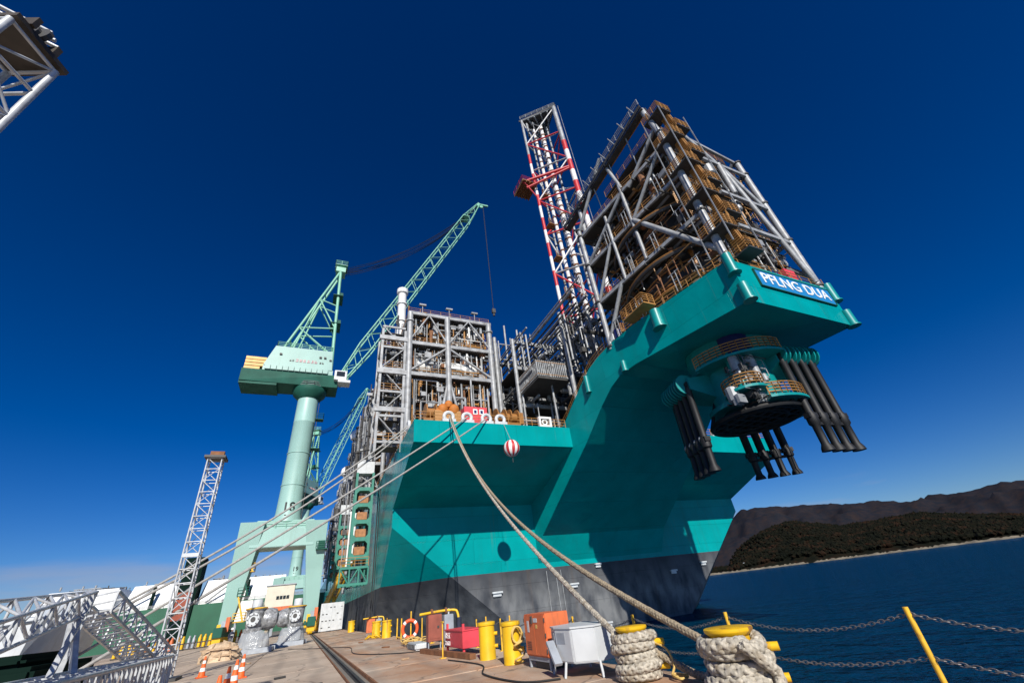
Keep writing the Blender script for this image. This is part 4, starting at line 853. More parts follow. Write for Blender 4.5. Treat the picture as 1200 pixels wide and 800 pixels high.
# ------------------------------------------------------------------ portal cranes
def crane(Y, num, label, tip, zj, slew, mast_top, hook=None, seed=1):
    cx = -4.6; t = thing('portal_crane', label, 'crane', (cx, Y, 0), 'portal cranes on the quay')
    # legs
    for X, Xt, s in ((-10.4, -9.3, -1), (1.35, .2, 1)):
        b = MB(); w0, w1 = (.8, 1.75); d0, d1 = .9, 3.2
        for yy in (-1,):
            pass
        vs = []
        for z, x, w, d in ((1.9, X, w0, d0), (9, (X+Xt)/2, (w0+w1)/2, 1.9), (16.2, Xt, w1, d1)):
            vs += [(x-w, Y-d, z), (x+w, Y-d, z), (x+w, Y+d, z), (x-w, Y+d, z)]
        b.add(vs, [(0, 3, 2, 1), (8, 9, 10, 11)]+[(k*4+i, k*4+(i+1) % 4, k*4+4+(i+1) % 4, k*4+4+i) for k in (0, 1) for i in range(4)])
        lg = b.build('portal_leg', 'mint', t)
        # bogie beam and wheels
        k = MB(); k.b2((X-.55, Y-6, 1.0), (X+.55, Y+6, 2.2)); k.build('sill_beam', 'mint_dark', t, bevel=.05)
        for yy in (-4.8, -2.6, 2.6, 4.8):
            w = MB(); w.b2((X-.5, Y+yy-.9, .35), (X+.5, Y+yy+.9, 1.15)); w.tube((X-.3, Y+yy-.5, .38), (X+.3, Y+yy-.5, .38), .36, 12); w.tube((X-.3, Y+yy+.5, .38), (X+.3, Y+yy+.5, .38), .36, 12); w.build('bogie', 'yellow', t)
        # ladder/stair side of the leg
        if X < 0:
            for k in range(4):
                z = 2.6+k*3.3; q = MB(); q.b2((X+.9, Y-1.6, z), (X+2.5, Y-.2, z+.1)); rail([(X+.9, Y-1.6, z+.1), (X+2.5, Y-1.6, z+.1), (X+2.5, Y-.2, z+.1)], t, mb=q, r=.05); q.bar((X+2.3, Y-1.4, z), (X+1.1, Y-1.4, z+3.3), .5, .2); q.build('access_stair', 'mint_dark' if k % 2 else 'yellow_post', t)
        for k in range(3): q = MB(); q.b2((X-.7+.5*k, Y-2.6, 1.6), (X-.2+.5*k, Y-1.9, 2.6+.4*k)); q.build('electrical_box', ('yellow', 'cab_grey', 'orange_cab')[k], t)
    b = MB(); b.b2((-9.3, Y-2.6, 12.4), (.2, Y+2.6, 15.2)); b.b2((-8.9, Y-2.0, 15.2), (-.2, Y+2.0, 16.6)); b.build('portal_beam', 'mint', t, bevel=.08)
    rail([(-9.2, Y-2.5, 15.2), (.1, Y-2.5, 15.2)], t, m='mint_lattice'); pb = MB(); pb.b2((.6, Y-3.2, 11.6), (2.4, Y-1.2, 11.75)); rail([(.6, Y-3.2, 11.75), (2.4, Y-3.2, 11.75), (2.4, Y-1.2, 11.75)], t, mb=pb, r=.05); pb.b2((.9, Y-2.8, 11.75), (1.9, Y-1.6, 13.0)); pb.build('side_platform', 'mint_dark', t)
    b = MB(); b.lathe([(2.25, 16.4), (2.0, 18.0), (1.93, 22), (1.90, 34.6), (1.93, 34.65), (1.93, 34.8), (1.90, 34.85), (1.9, 40.2)], (cx, Y, 0), 40); cl = b.build('column', 'mint', t, smooth=True)
    for zf in (22.5, 28.4):
        q = MB(); q.lathe([(1.92, zf), (2.02, zf+.02), (2.02, zf+.14), (1.92, zf+.16)], (cx, Y, 0), 40); q.build('flange_ring', 'mint', t, smooth=True)
    d = Vector((cx, Y, 0)); nrm = Vector((-.5*0+.06, -1, 0)).normalized(); xd = Vector((1, .06, 0)).normalized()
    for k_, ch in enumerate(num): text(ch, 2.0, d+nrm*2.03+Vector((-.1, 0, 18.7)), xd, (0, 0, 1), 'letter_black', cl, .02, .04, bend=2.03, dx=(k_-.5)*1.05, name='numeral')
    q = MB()
    for zz in (17.35, 16.75): q.box((cx-.1, Y-2.06, zz), (.75, .06, .16))
    q.box((cx-.3, Y-2.06, 17.05), (.16, .06, .8)); q.build('painted_mark', 'letter_black', cl)
    lb = MB()
    for s in (-.25, .25): lb.tube((cx+2.15, Y+s, 16), (cx+2.15, Y+s, 40), .05, 5)
    for z in range(16, 40): lb.tube((cx+2.15, Y-.25, z+.4), (cx+2.15, Y+.25, z+.4), .04, 4)
    lb.build('ladder', 'dark_steel', t); 
    for z in (29.5, 35.5): q = MB(); q.b2((cx+1.9, Y-.8, z), (cx+3.3, Y+.8, z+.12)); rail([(cx+1.9, Y-.8, z+.1), (cx+3.3, Y-.8, z+.1), (cx+3.3, Y+.8, z+.1)], t, mb=q, r=.05); q.build('ladder_landing', 'mint_dark', t)
    # slewing upper works: built along +X then turned about the column
    Rm = Matrix.Rotation(slew, 4, 'Z')
    def r(p): v = Rm @ Vector((p[0], p[1], 0)); return Vector((cx+v.x, Y+v.y, p[2]))
    def rb(m, name, mt, **kw):
        m.v = [tuple(r(p)) for p in m.v]; return m.build(name, mt, t, **kw)
    q = MB(); q.lathe([(2.0, 39.6), (3.0, 40.6), (3.2, 41.4), (3.2, 41.8), (2.4, 42)], (0, 0, 0), 28); rb(q, 'slewing_ring', 'mint_dark', smooth=True)
    q = MB(); rail([(3.1*cos(a), 3.1*sin(a), 41.6) for a in [2*pi*i/14 for i in range(15)]], t, mb=q, r=.05); rb(q, 'ring_rail', 'galv', fix=False)
    q = MB(); q.add([(-12.4, -2.7, 41.9), (5.0, -2.4, 41.9), (5.0, 2.4, 41.9), (-12.4, 2.7, 41.9), (-12.4, -2.9, 44.4), (5.2, -2.9, 44.4), (5.2, 2.9, 44.4), (-12.4, 2.9, 44.4)], [(3, 2, 1, 0), (4, 5, 6, 7), (0, 1, 5, 4), (1, 2, 6, 5), (2, 3, 7, 6), (3, 0, 4, 7)]); q.b2((-12.4, -2.5, 41.4), (-6, 2.5, 41.9)); rb(q, 'slewing_frame', 'mint_dark')
    for i in range(11): q = MB(); q.b2((-8.6+i*1.05, -3.25, 44.5), (-7.66+i*1.05, -2.9, 45.4)); rb(q, 'louvre_panel', 'mint_house')
    q = MB(); q.add([(-9, -2.9, 45.5), (3.6, -2.9, 45.5), (3.6, 2.9, 45.5), (-9, 2.9, 45.5), (-7.6, -2.4, 50.4), (3.2, -2.4, 50.4), (3.2, 2.4, 50.4), (-7.6, 2.4, 50.4)], [(3, 2, 1, 0), (4, 5, 6, 7), (0, 1, 5, 4), (1, 2, 6, 5), (2, 3, 7, 6), (3, 0, 4, 7)]); q.b2((-9, -2.8, 44.3), (3.8, 2.8, 45.5)); hs = rb(q, 'machinery_house', 'mint_house')
    for x, z in ((-6.6, 48.2), (.8, 48.3), (1.7, 48.3), (2.8, 47.8)): q = MB(); q.b2((x, -2.9, z), (x+.45, -2.55, z+.3)); rb(q, 'vent', 'dark_steel')
    g0 = r((-4.6, -2.78, 46.9)); gx = r((1, 0, 0))-r((0, 0, 0))
    rd = random.Random(seed); glyphs(2, g0, gx, (0, .1, 1), .42, 'letter_black', hs, rd); glyphs(6, g0+gx*1.1, gx, (0, .1, 1), .62, 'red_faded', hs, rd); glyphs(2, g0+gx*5.6, gx, (0, .1, 1), .42, 'letter_black', hs, rd)
    q = MB(); rail([(-7.4, -2.3, 50.4), (3.1, -2.3, 50.4), (3.1, 2.3, 50.4), (-7.4, 2.3, 50.4), (-7.4, -2.3, 50.4)], t, mb=q, r=.06); rb(q, 'roof_rail', 'mint_lattice', fix=False)
    for i in range(4): q = MB(); q.b2((-12.2, -2.6, 44.5+i*.72), (-8.6-.9*(i == 0), 2.6, 45.12+i*.72)); rb(q, 'counterweight', 'counter_yellow', bevel=.05)
    q = MB(); q.b2((4.2, -3.6, 43.2), (6.6, -1.6, 45.4)); q.b2((5.0, -3.8, 42.6), (7.4, -1.4, 43.2)); cb = rb(q, 'driver_cab', 'cab_white', bevel=.06); q = MB(); q.b2((6.62, -3.4, 43.7), (6.66, -1.8, 45.1)); q.b2((4.6, -3.66, 44.0), (6.2, -3.62, 45.1)); rb(q, 'cab_window', 'glass_dark')
    # mast (A-frame)
    mt = Vector(mast_top); X = lambda p: r(p)
    tops = [mt+(r((0, s, 0))-r((0, 0, 0))) for s in (-1.0, 1.0)]
    for s, tp in zip((-2.2, 2.2), tops):
        fb = X((3.4, s, 45)); T('mast_leg', fb, tp, .34, 'mint_lattice', t); bb = X((-7.9, s, 45.4)); T('mast_backstay', bb, tp, .28, 'mint_lattice', t)
        b1, b2_ = lerp(bb, tp, .36), lerp(bb, tp, .66)
        T('mast_brace', b1, lerp(fb, tp, .14), .17, 'mint_lattice', t); T('mast_brace', b1, lerp(fb, tp, .40), .17, 'mint_lattice', t); T('mast_brace', b2_, lerp(fb, tp, .40), .17, 'mint_lattice', t); T('mast_brace', b2_, lerp(fb, tp, .62), .15, 'mint_lattice', t); T('mast_brace', X((-4.5, s, 50)), b2_, .18, 'mint_lattice', t); T('mast_brace', b1, X((2.6, s, 50)), .16, 'mint_lattice', t)
    for q_ in (.25, .5, .75): T('mast_tie', lerp(X((3.4, -2.2, 45)), tops[0], q_), lerp(X((3.4, 2.2, 45)), tops[1], q_), .14, 'mint_lattice', t); T('mast_tie', lerp(X((-7.9, -2.2, 45.4)), tops[0], q_), lerp(X((-7.9, 2.2, 45.4)), tops[1], q_), .12, 'mint_lattice', t)
    q = MB(); q.box(mt+Vector((0, 0, .4)), (2.2, 2.8, 1.4), slew); q.box(mt+Vector((0, 0, 1.8)), (2.8, 3.2, .15), slew)
    rail([mt+Vector((-1.4, -1.6, 1.9)), mt+Vector((1.4, -1.6, 1.9)), mt+Vector((1.4, 1.6, 1.9)), mt+Vector((-1.4, 1.6, 1.9)), mt+Vector((-1.4, -1.6, 1.9))], t, mb=q, r=.07); q.build('mast_head', 'mint_lattice', t)
    for z_ in (.45, .72): c_ = lerp(X((3.4, 0, 45)), mt, z_); q = MB(); q.box(c_, (2.2, 4.2, .15), slew); q.box(c_+Vector((.4, 0, .8)), (1.2, 2.4, 1.2), slew); q.build('mast_landing', 'mint_dark', t)
    # jib
    foot = X((5.0, 0, 43.8)); tp = Vector(tip)
    P = lattice(t, foot, tp, 1.2, 2.9, 30, .16, .075, 'mint_lattice', up=(0, 0, 1), taper=.13, wend=.9, names=('jib_chord', 'jib_lacing'))
    dj = (tp-foot).normalized(); q = MB(); q.bar(tp-dj*.6, tp+dj*1.0, 1.2, .9); hn = Vector((dj.x, dj.y, 0)).normalized(); q.bar(tp+dj*.8, tp+dj*.8+hn*3.4+Vector((0, 0, .3)), .7, .5); q.lathe([(.7, -.2), (.7, .2)], tp+hn*1.2, 14, hn.cross(Vector((0, 0, 1)))); q.build('jib_head', 'mint_lattice', t)
    q = MB(); c_ = lerp(foot, tp, .865); q.box(c_+Vector((0, 0, 1.4)), (2.4, 3.0, .2), slew); q.build('jib_walkway', 'mint_lattice', t)
    for k in range(8): q = MB(); off = Vector((0, -1+.28*k, 0)); q.sweep(sag(mt+off+Vector((.6, 0, (k % 2)*1.2)), tp+off*.5-dj*(1+1.2*(k % 3)), 4.2+.25*k, 24), .06, 5); q.build('luffing_rope', 'black_steel', t)
    if hook:
        for s in (-.25, .25): T('hoist_rope', tp+hn*2+Vector((0, s, 0)), Vector((tp.x+hn.x*2, tp.y+hn.y*2+s*.3, hook)), .05, 'black_steel', t)
        q = MB(); hx = tp+hn*2; q.b2((hx.x-.5, hx.y-.35, hook-1.4), (hx.x+.5, hx.y+.35, hook)); q.lathe([(0, -2.6), (.3, -2.4), (.35, -2), (.2, -1.4)], (hx.x, hx.y, hook), 10); q.build('hook_block', 'dark_steel', t)
    return t
mat('mint_house', (.20, .37, .33), .45, 0, .08, .4, col2=(.13, .23, .19), f2=(.6, .85), s2=.5, streak=True); mat('red_faded', (.60, .35, .36), .6, 0, .2, 2); mat('counter_yellow', (.62, .36, .07), .5, 0, .2, .8)
crane(85, '18', 'mint green portal crane numbered 18 with its jib raised high over the vessel', (37.0, 85, 116.5), 44, 0, (-2.4, 85, 74.8), hook=72, seed=4)
crane(190, '19', 'more distant mint green portal crane numbered 19 standing behind the first', (17.2, 225, 112.0), 44, radians(62), (-4.6, 190, 71), seed=5)
# ------------------------------------------------------------------ ship across the far end of the quay
def far_ship():
    Y = 240; t = thing('moored_tanker', 'green hulled ship with long white tank covers moored beyond the quay end', 'ship', (-70, Y+15, -3))
    b = MB(); b.add([(-130, Y, -4), (8, Y, -4), (8, Y+30, -4), (-130, Y+30, -4), (-134, Y, 13.0), (10, Y, 13.0), (10, Y+30, 13.0), (-134, Y+30, 13.0)], [(3, 2, 1, 0), (4, 5, 6, 7), (0, 1, 5, 4), (1, 2, 6, 5), (2, 3, 7, 6), (3, 0, 4, 7)]); b.build('hull', 'hullgreen', t)
    for x0, x1 in ((-68, -49.5), (-42.5, -29), (-27, -8), (-95, -70)):
        q = MB(); q.add([(x0, Y+3, 13), (x1, Y+3, 13), (x1, Y+27, 13), (x0, Y+27, 13), (x0+1.6, Y+7, 22.2), (x1-1.6, Y+7, 22.2), (x1-1.6, Y+23, 22.2), (x0+1.6, Y+23, 22.2)], [(3, 2, 1, 0), (4, 5, 6, 7), (0, 1, 5, 4), (1, 2, 6, 5), (2, 3, 7, 6), (3, 0, 4, 7)]); tc_ = q.build('tank_cover', 'shipwhite', t)
        pipework(t, (x0+2, Y+8, 22.2), (x1-2, Y+22, 23.2), 26, seed=int(x0)+200, mats=('dark_steel', 'grey_pipe'), vfav=.1)
    q = MB(); q.b2((-49.3, Y-1, -2), (-42.7, Y+8, 31)); q.build('casing_tower', 'mint_dark2', t); q = MB(); q.b2((-49.0, Y-1.2, 8), (-44, Y-.9, 18)); q.build('casing_door', 'rust_red', t)
    for x in (-58, -30, -24): T('deck_crane_post', (x, Y+2, 12), (x, Y+2, 21), .6, 'mint_dark2', t); T('deck_crane_jib', (x, Y+2, 21), (x-9, Y+2, 13.5), .35, 'grey_pipe', t)
    rail([(-130, Y+.3, 13), (8, Y+.3, 13)], t, m='galv', r=.1, step=4)
mat('mint_dark2', (.005, .016, .012), .8, 0, .2, .2, spec=.05); mat('rust_red', (.28, .06, .03), .7, 0, .2, .4)
far_ship()
def white_hut():
    t = thing('site_hut', 'pale site hut with a window band on an orange deck behind the wrapped machines', 'hut', (-4.6, 112, 0))
    b = MB(); b.b2((-7.4, 110, 4.9), (-2.2, 113.6, 8.7)); w = b.build('wall', 'hut_cream', t); b = MB(); b.b2((-7.6, 109.8, 8.7), (-2.0, 113.8, 8.9)); b.build('roof', 'cab_grey', t)
    for i in range(4): q = MB(); q.b2((-5.4+i*.62, 109.92, 6.2), (-4.9+i*.62, 110.02, 6.8)); q.build('window', 'glass_dark', w)
    q = MB(); q.b2((-9.4, 109.2, 4.2), (-1.4, 114, 4.85)); q.build('deck', 'orange_cab', t)
    for x in (-9, -5.4, -1.8):
        for y in (109.6, 113.6): B('leg', (x, y, 0), (x, y, 4.2), .3, .3, 'cab_grey', t)
    rail([(-9.3, 109.3, 4.85), (-7.5, 109.3, 4.85)], t, m='galv', r=.05); q = MB(); q.b2((-12.2, 111, 3.2), (-9.6, 113, 6.6)); q.build('annex', 'shipwhite', t)
    for y in (111.2, 112.8): B('leg', (-12, y, 0), (-12, y, 3.2), .2, .2, 'cab_grey', t); B('leg', (-9.8, y, 0), (-9.8, y, 3.2), .2, .2, 'cab_grey', t)
mat('hut_cream', (.60, .57, .48), .6, 0, .08, 1)
white_hut()
# ------------------------------------------------------------------ ropes
def braid(path, R, m, name, parent=None, o=None, strands=8, pitch=None, step=None):
    """plaited rope: half the strands wind one way, half the other"""
    pts = [V(p) for p in path]; L = [0]
    for p, q in zip(pts, pts[1:]): L.append(L[-1]+(q-p).length)
    pitch = pitch or R*5.5; step = step or pitch/10; n = int(L[-1]/step); b = MB()
    C, U, Wv = [], [], []; u = None; j = 0
    for k in range(n+1):
        s = min(k*step, L[-1]-1e-6)
        while j < len(L)-2 and L[j+1] < s: j += 1
        c = lerp(pts[j], pts[j+1], (s-L[j])/max(1e-9, L[j+1]-L[j])); t = (pts[min(j+2, len(pts)-1)]-pts[max(j-1, 0)]).normalized()
        if u is None: u, _ = frame(t)
        u = (u-t*u.dot(t)).normalized(); C.append(c); U.append(u.copy()); Wv.append(t.cross(u))
    for q in range(strands):
        sg = 1 if q % 2 else -1; ph = 2*pi*q/strands
        P = []
        for k in range(n+1):
            a = ph+sg*2*pi*k*step/pitch; rr = R*(.62+.06*sin(4*a)); P.append(C[k]+(U[k]*cos(a)+Wv[k]*sin(a))*rr)
        b.sweep(P, R*.40, 6)
    b.sweep(C, R*.7, 6)
    return b.build(name, m, parent, smooth=True, o=o, fix=False, sharp=85)
def smooth(path, k=6):
    P = [V(p) for p in path]; out = []
    for i in range(len(P)-1):
        p0, p1, p2, p3 = P[max(i-1, 0)], P[i], P[i+1], P[min(i+2, len(P)-1)]
        for j in range(k):
            t = j/k; out.append(.5*((2*p1)+(p2-p0)*t+(2*p0-5*p1+4*p2-p3)*t*t+(3*p1-p0-3*p2+p3)*t**3))
    return out+[P[-1]]
F1, F2, F3, F4 = (11.8, 40.1, 18.7), (13.9, 39.9, 18.7), (8.0, 43.5, 18.7), (16.2, 39.9, 18.7)
def mooring(a, c, s, R, m, label, br=True, pick=None):
    if br: o = braid(sag(a, c, s, 60), R, m, 'mooring_rope', o=tuple(c), step=R*1.1)
    else: b = MB(); b.sweep(sag(a, c, s, 60), R, 8); o = b.build('mooring_rope', m, o=tuple(c), smooth=True)
    return tag(o, label, 'rope', 'mooring ropes')
mooring(F1, (5.30, 7.60, .60), 1.5, .062, 'rope_pale', 'pale mooring rope from the bow fairlead to the bollard beside the white cabinet')
mooring((12.0, 40.1, 18.7), (5.42, 5.50, .52), 2.4, .066, 'rope_tan', 'tan mooring rope from the bow fairlead to the bollard nearest the water')
mooring(F3, (-16, 36, .4), 1.3, .075, 'rope_grey', 'uppermost grey mooring rope crossing from the ship side to the left', False)
mooring((8.0, 45.0, 18.7), (-15, 32, .4), 1.8, .075, 'rope_grey', 'second grey mooring rope, running just below the uppermost one', False)
mooring(F2, (-12, 34, .4), .3, .075, 'rope_grey', 'grey mooring rope from the second bow fairlead to the far left', False)
mooring(F4, (-8.0, 24, .4), .3, .07, 'rope_grey', 'lowest grey mooring rope from the third bow fairlead to the left', False)
def plain_bollard(x, y, label, group, r=.23, h=.88, pins=True, m='yellow'):
    t = thing('bollard', label, 'bollard', (x, y, 0), group)
    b = MB(); b.lathe([(r*1.02, 0), (r, .02), (r, h-.09), (r*1.1, h-.085), (r*1.13, h-.05), (r*1.1, h-.005), (r*.6, h+.01), (0, h+.012)], (x, y, 0), 28); b.build('post', m, t, smooth=True)
    if pins:
        for z in (h*.33, h*.66):
            k = MB(); d = Vector((cos(-.6), sin(-.6), 0)); c = Vector((x, y, z)); k.tube(c+d*r*.9, c+d*(r+.09), .045, 12); k.build('pin', m, t, smooth=True)
            q = MB(); q.tube(c+d*(r+.088), c+d*(r+.094), .038, 12); q.build('pin_end', 'dark_steel', t)
    k = MB(); k.tube((x, y, h), (x, y, h+.13), .018, 6); k.build('lifting_eye', 'yellow_post', t)
    return t
plain_bollard(4.97, 13.6, 'plain yellow bollard standing between the red box and the rope-hung bollard', 'yellow bollards along the quay edge')
pb2 = plain_bollard(4.99, 11.85, 'yellow bollard with a looped rope hanging from it, beside the orange cabinet', 'yellow bollards along the quay edge')
def loop_rope():
    c = Vector((4.99, 11.85, 0)); b = MB(); P = []
    for i in range(70):
        a = i*.36; P.append((c.x+.02+.17*cos(a)*.7, c.y-.34+.05*sin(a*.7), .60+.17*sin(a)) if i < 36 else (c.x+.05+.13*cos(a), c.y-.34-.10*sin(a), max(.05, .5-.016*(i-36))))
    b.sweep(P, .022, 6); tag(b.build('rope_coil', 'rope_yellow', o=(c.x, c.y, 0), smooth=True), 'yellow rope loops hung on the pins of the bollard by the orange cabinet', 'rope')
mat('rope_yellow', (.62, .42, .13), .85, 0, .2, 9)
loop_rope()
plain_bollard(5.05, 37.0, 'left bollard of the pair by the grey hydrant cabinets', 'yellow bollards along the quay edge', .3, 1.0)
plain_bollard(5.42, 34.7, 'right bollard of the pair left of the life ring', 'yellow bollards along the quay edge', .3, 1.0)
plain_bollard(5.4, 60.5, 'farthest yellow bollard beside the big white panel', 'yellow bollards along the quay edge', .36, 1.1)
# two bollards wrapped in heavy rope
def wound(x, y, label, rl, turns, seed, r=.245, h=.80, cross=False, rope_r=.08):
    t = thing('bollard', label, 'bollard', (x, y, 0), 'rope-wound bollards at the quay corner')
    b = MB(); b.lathe([(r*1.3, 0), (r*1.3, .03), (r, .05), (r, h-.10), (r*1.05, h-.09), (r*1.28, h-.045), (r*1.30, h-.03), (r*1.30, h-.006), (r*1.26, h), (0, h+.004)], (x, y, 0), 36); b.build('post', 'yellow', t, smooth=True)
    for z, a in ((.50, -.95), (.17, -.85)):
        d = Vector((cos(a), sin(a), 0)); c = Vector((x, y, z)); k = MB(); k.tube(c+d*r*.8, c+d*(r+.31), .05, 16); k.build('pin', 'yellow', t, smooth=True, bevel=0)
    rd = random.Random(seed); R = rope_r; P = []; n = int(turns*20)
    for i in range(n+1):
        a = 2*pi*i/20; z = rope_r+(h-.07-2*rope_r)*max(0, min(1, (i-17)/(n-34)))+.012*sin(a*1.7+seed)
        if cross: z += .06*sin(a+.6)*sin(pi*i/n)
        rr = r+R*.92+.03*(1+sin(a*.63+seed))*(1 if i % 37 > 4 else 1.2); P.append((x+rr*cos(a), y+rr*sin(a), z))
    rp = braid(smooth(P, 2), R, 'rope_pale', 'wound_rope', o=(x, y, 0)); tag(rp, rl, 'rope', 'ropes wound on the corner bollards')
    return t
wound(5.40, 7.30, 'rope-wound yellow bollard next to the white cabinet', 'thick pale rope wound in level turns on the bollard next to the white cabinet', 5.4, 1, r=.215, h=.745, rope_r=.084)
wound(5.42, 5.14, 'rope-wound yellow bollard nearest the water and the leaning post', 'thick pale rope wound in crossing turns on the bollard nearest the water', 4.7, 2, r=.245, h=.735, cross=True, rope_r=.098)
def tails():
    o = braid(smooth([(5.62, 7.05, .35), (5.70, 6.75, .22), (5.72, 6.35, .10), (5.68, 5.9, .08), (5.66, 5.5, .09)], 8), .06, 'rope_tan', 'rope_tail', o=(5.7, 6.3, 0)); tag(o, 'tan rope tail trailing on the ground between the two wound bollards', 'rope')
    o = braid(smooth([(5.10, 4.70, .60), (5.28, 4.62, .42), (5.45, 4.60, .25), (5.30, 4.58, .09), (4.85, 4.7, .08), (4.6, 5.1, .08)], 8), .072, 'rope_pale', 'rope_tail', o=(5.2, 4.7, 0)); tag(o, 'pale rope end falling down the side of the bollard nearest the water', 'rope')
    b = MB(); b.sweep(smooth([(5.55, 7.0, .52), (5.70, 6.85, .40), (5.66, 6.7, .2), (5.6, 6.72, .06), (5.75, 6.55, .05), (5.55, 6.5, .05), (5.62, 6.75, .08), (5.8, 6.6, .05)], 8), .018, 6); tag(b.build('thin_line', 'rope_yellow', o=(5.6, 6.8, 0), smooth=True), 'thin yellow line tangled at the foot of the bollard by the white cabinet', 'rope')
tails()
# ------------------------------------------------------------------ chain fence on the edge
def fence():
    t = thing('chain_fence', 'yellow stanchions with drooping chains along the quay edge', 'fence', (5.98, 6, 0))
    ys = [-3.9, -1.55, .80, 3.14, 5.62, 7.95, 10.3, 12.7, 15.0, 17.4]; X = 5.98
    for y in ys: T('stanchion', (X, y, -.02), (X, y, .86), .027, 'yellow_post', t)
    for y in ys:
        k = MB(); k.box((X, y, .005), (.16, .16, .02)); k.build('base_plate', 'yellow_post', t)
    lk = MB(); lk.sweep([(.018*cos(a)*1, .034*sin(a)*1.2, 0) for a in [2*pi*i/10 for i in range(10)]], .0044, 5, True)
    for y0, y1 in zip(ys, ys[1:]):
        for z, s in ((.80, .16), (.42, .12)):
            b = MB(); P = sag((X, y0, z), (X, y1, z), s, 44)
            for i in range(44):
                c = (P[i]+P[i+1])/2; d = (P[i+1]-P[i]).normalized(); u, w = frame(d)
                if i % 2: u, w = w, u
                b.add([c+d*p[1]+u*p[0]+w*p[2] for p in lk.v], lk.f)
            b.build('chain', 'chain', t, fix=False)
fence()
def posts():
    for k, (x, y, h, lab) in enumerate(((5.5, 31.4, 1.05, 'left upright of the yellow goal-shaped stand'), )):
        t = thing('yellow_stand', 'yellow goal-shaped pipe stand left of the life ring', 'stand', (5.5, 30.8, 0))
        for yy in (31.4, 30.0): T('upright', (5.55, yy, 0), (5.55, yy, 1.05), .04, 'yellow_post', t)
        T('bar', (5.55, 31.4, .08), (5.55, 30.0, .08), .035, 'yellow_post', t)
    t = thing('life_ring_stand', 'orange life ring hung on a yellow pole by the quay edge', 'life ring', (5.75, 28.2, 0))
    T('pole', (5.75, 28.2, 0), (5.75, 28.2, 1.35), .04, 'yellow_post', t); b = MB(); b.ring((5.68, 28.1, .52), .40, .09, 28, 10, (.2, 1, 0)); b.build('ring', 'ringorange', t, smooth=True)
    for k in range(4): a = pi/4+k*pi/2; q = MB(); q.ring((5.68, 28.1, .52), .40, .096, 3, 10, (.2, 1, 0), a-.16, a+.16); q.build('ring_band', 'cone_white', t, smooth=True)
    for k, (x, y) in enumerate(((5.8, 25.6), (5.8, 24.3), (5.7, 23.1))):
        t = thing('yellow_pole', ('leftmost', 'middle', 'rightmost')[k]+' of the three thin yellow poles right of the life ring', 'pole', (x, y, 0), 'thin yellow poles'); T('pole', (x, y, 0), (x, y, 1.0), .03, 'yellow_post', t); q = MB(); q.box((x, y, .015), (.2, .2, .03)); q.build('foot', 'yellow_post', t)
    t = thing('yellow_pole', 'thin yellow pole standing in front of the red box', 'pole', (4.28, 15.9, 0)); T('pole', (4.28, 15.9, 0), (4.28, 15.9, .98), .022, 'yellow_post', t); q = MB(); q.box((4.28, 15.9, .01), (.18, .18, .02)); q.build('foot', 'yellow_post', t); T('cross_bar', (4.28, 15.8, .96), (4.28, 16.1, .96), .02, 'yellow_post', t)
posts()
# tangles of hose and rope near the hydrants
def tangle(x, y, w, n, m, label, name, r=.022, h=.25, cat='hose', seed=3):
    rd = random.Random(seed); P = []; 
    for i in range(n):
        a = i*.55; rr = w*(.35+.65*rd.random()); P.append((x+rr*cos(a), y+rr*sin(a)*1.3, r+h*rd.random()*(1-(rr/w)*.6)))
    b = MB(); b.sweep(smooth(P, 5), r, 6); tag(b.build(name, m, o=(x, y, 0), smooth=True), label, cat)
tangle(5.1, 24.2, .7, 46, 'rope_yellow', 'heap of yellow rope lying under the thin yellow poles', 'rope_heap', h=.5, cat='rope', seed=4)
tangle(4.75, 36.0, .6, 34, 'yellow', 'yellow hose coiled at the foot of the bollard pair', 'hose_coil', r=.03, h=.3, seed=5)
def hydrant(x, y, label, m1, m2, s=1.0):
    t = thing('supply_point', label, 'utility point', (x, y, 0))
    b = MB(); b.b2((x-.28*s, y+.1, .25), (x+.28*s, y+.5, 1.15)); c = b.build('cabinet', m1, t, bevel=.015); k = MB(); k.b2((x-.2*s, y+.085, .35), (x+.2*s, y+.1, 1.05)); k.build('door', m1, c); k = MB(); k.b2((x+.08, y+.06, .68), (x+.16, y+.085, .76)); k.build('handle', 'dark_steel', c)
    b = MB(); b.b2((x+.34*s, y-.1, .2), (x+.72*s, y+.35, 1.1)); b.build('panel', m2, t, bevel=.015)
    for xx in (x-.24, x+.24, x+.4, x+.68): 
        T('leg', (xx, y+.2, 0), (xx, y+.2, .26), .025, 'cab_grey', t)
    b = MB(); b.sweep(smooth([(x-.6, y+.3, 1.20), (x+.3, y+.3, 1.24), (x+.85, y+.2, 1.22), (x+.97, y+.15, 1.1), (x+1.0, y+.1, .8), (x+1.0, y+.1, .1)], 5), .05, 10); b.build('pipe', 'yellow', t, smooth=True)
    for xx in (x-.1, x+.5): k = MB(); k.lathe([(.12, -.04), (.12, .04)], (xx, y+.3, 1.23), 12, (1, 0, 0)); k.build('flange', 'rust', t)
    T('valve_stem', (x+.62, y+.28, 1.1), (x+.62, y+.28, 1.3), .035, 'cab_white', t); T('drop_hose', (x+.95, y-.1, .95), (x+.95, y-.1, .2), .10, 'navy', t)
hydrant(5.0, 19.6, 'brown cabinet and grey panel with a yellow pipe over them behind the red box', 'brown_cab', 'cab_grey')
hydrant(5.1, 40.5, 'orange cabinet and grey panel under a yellow pipe left of the bollard pair', 'orange_cab', 'cab_grey', 1.1)
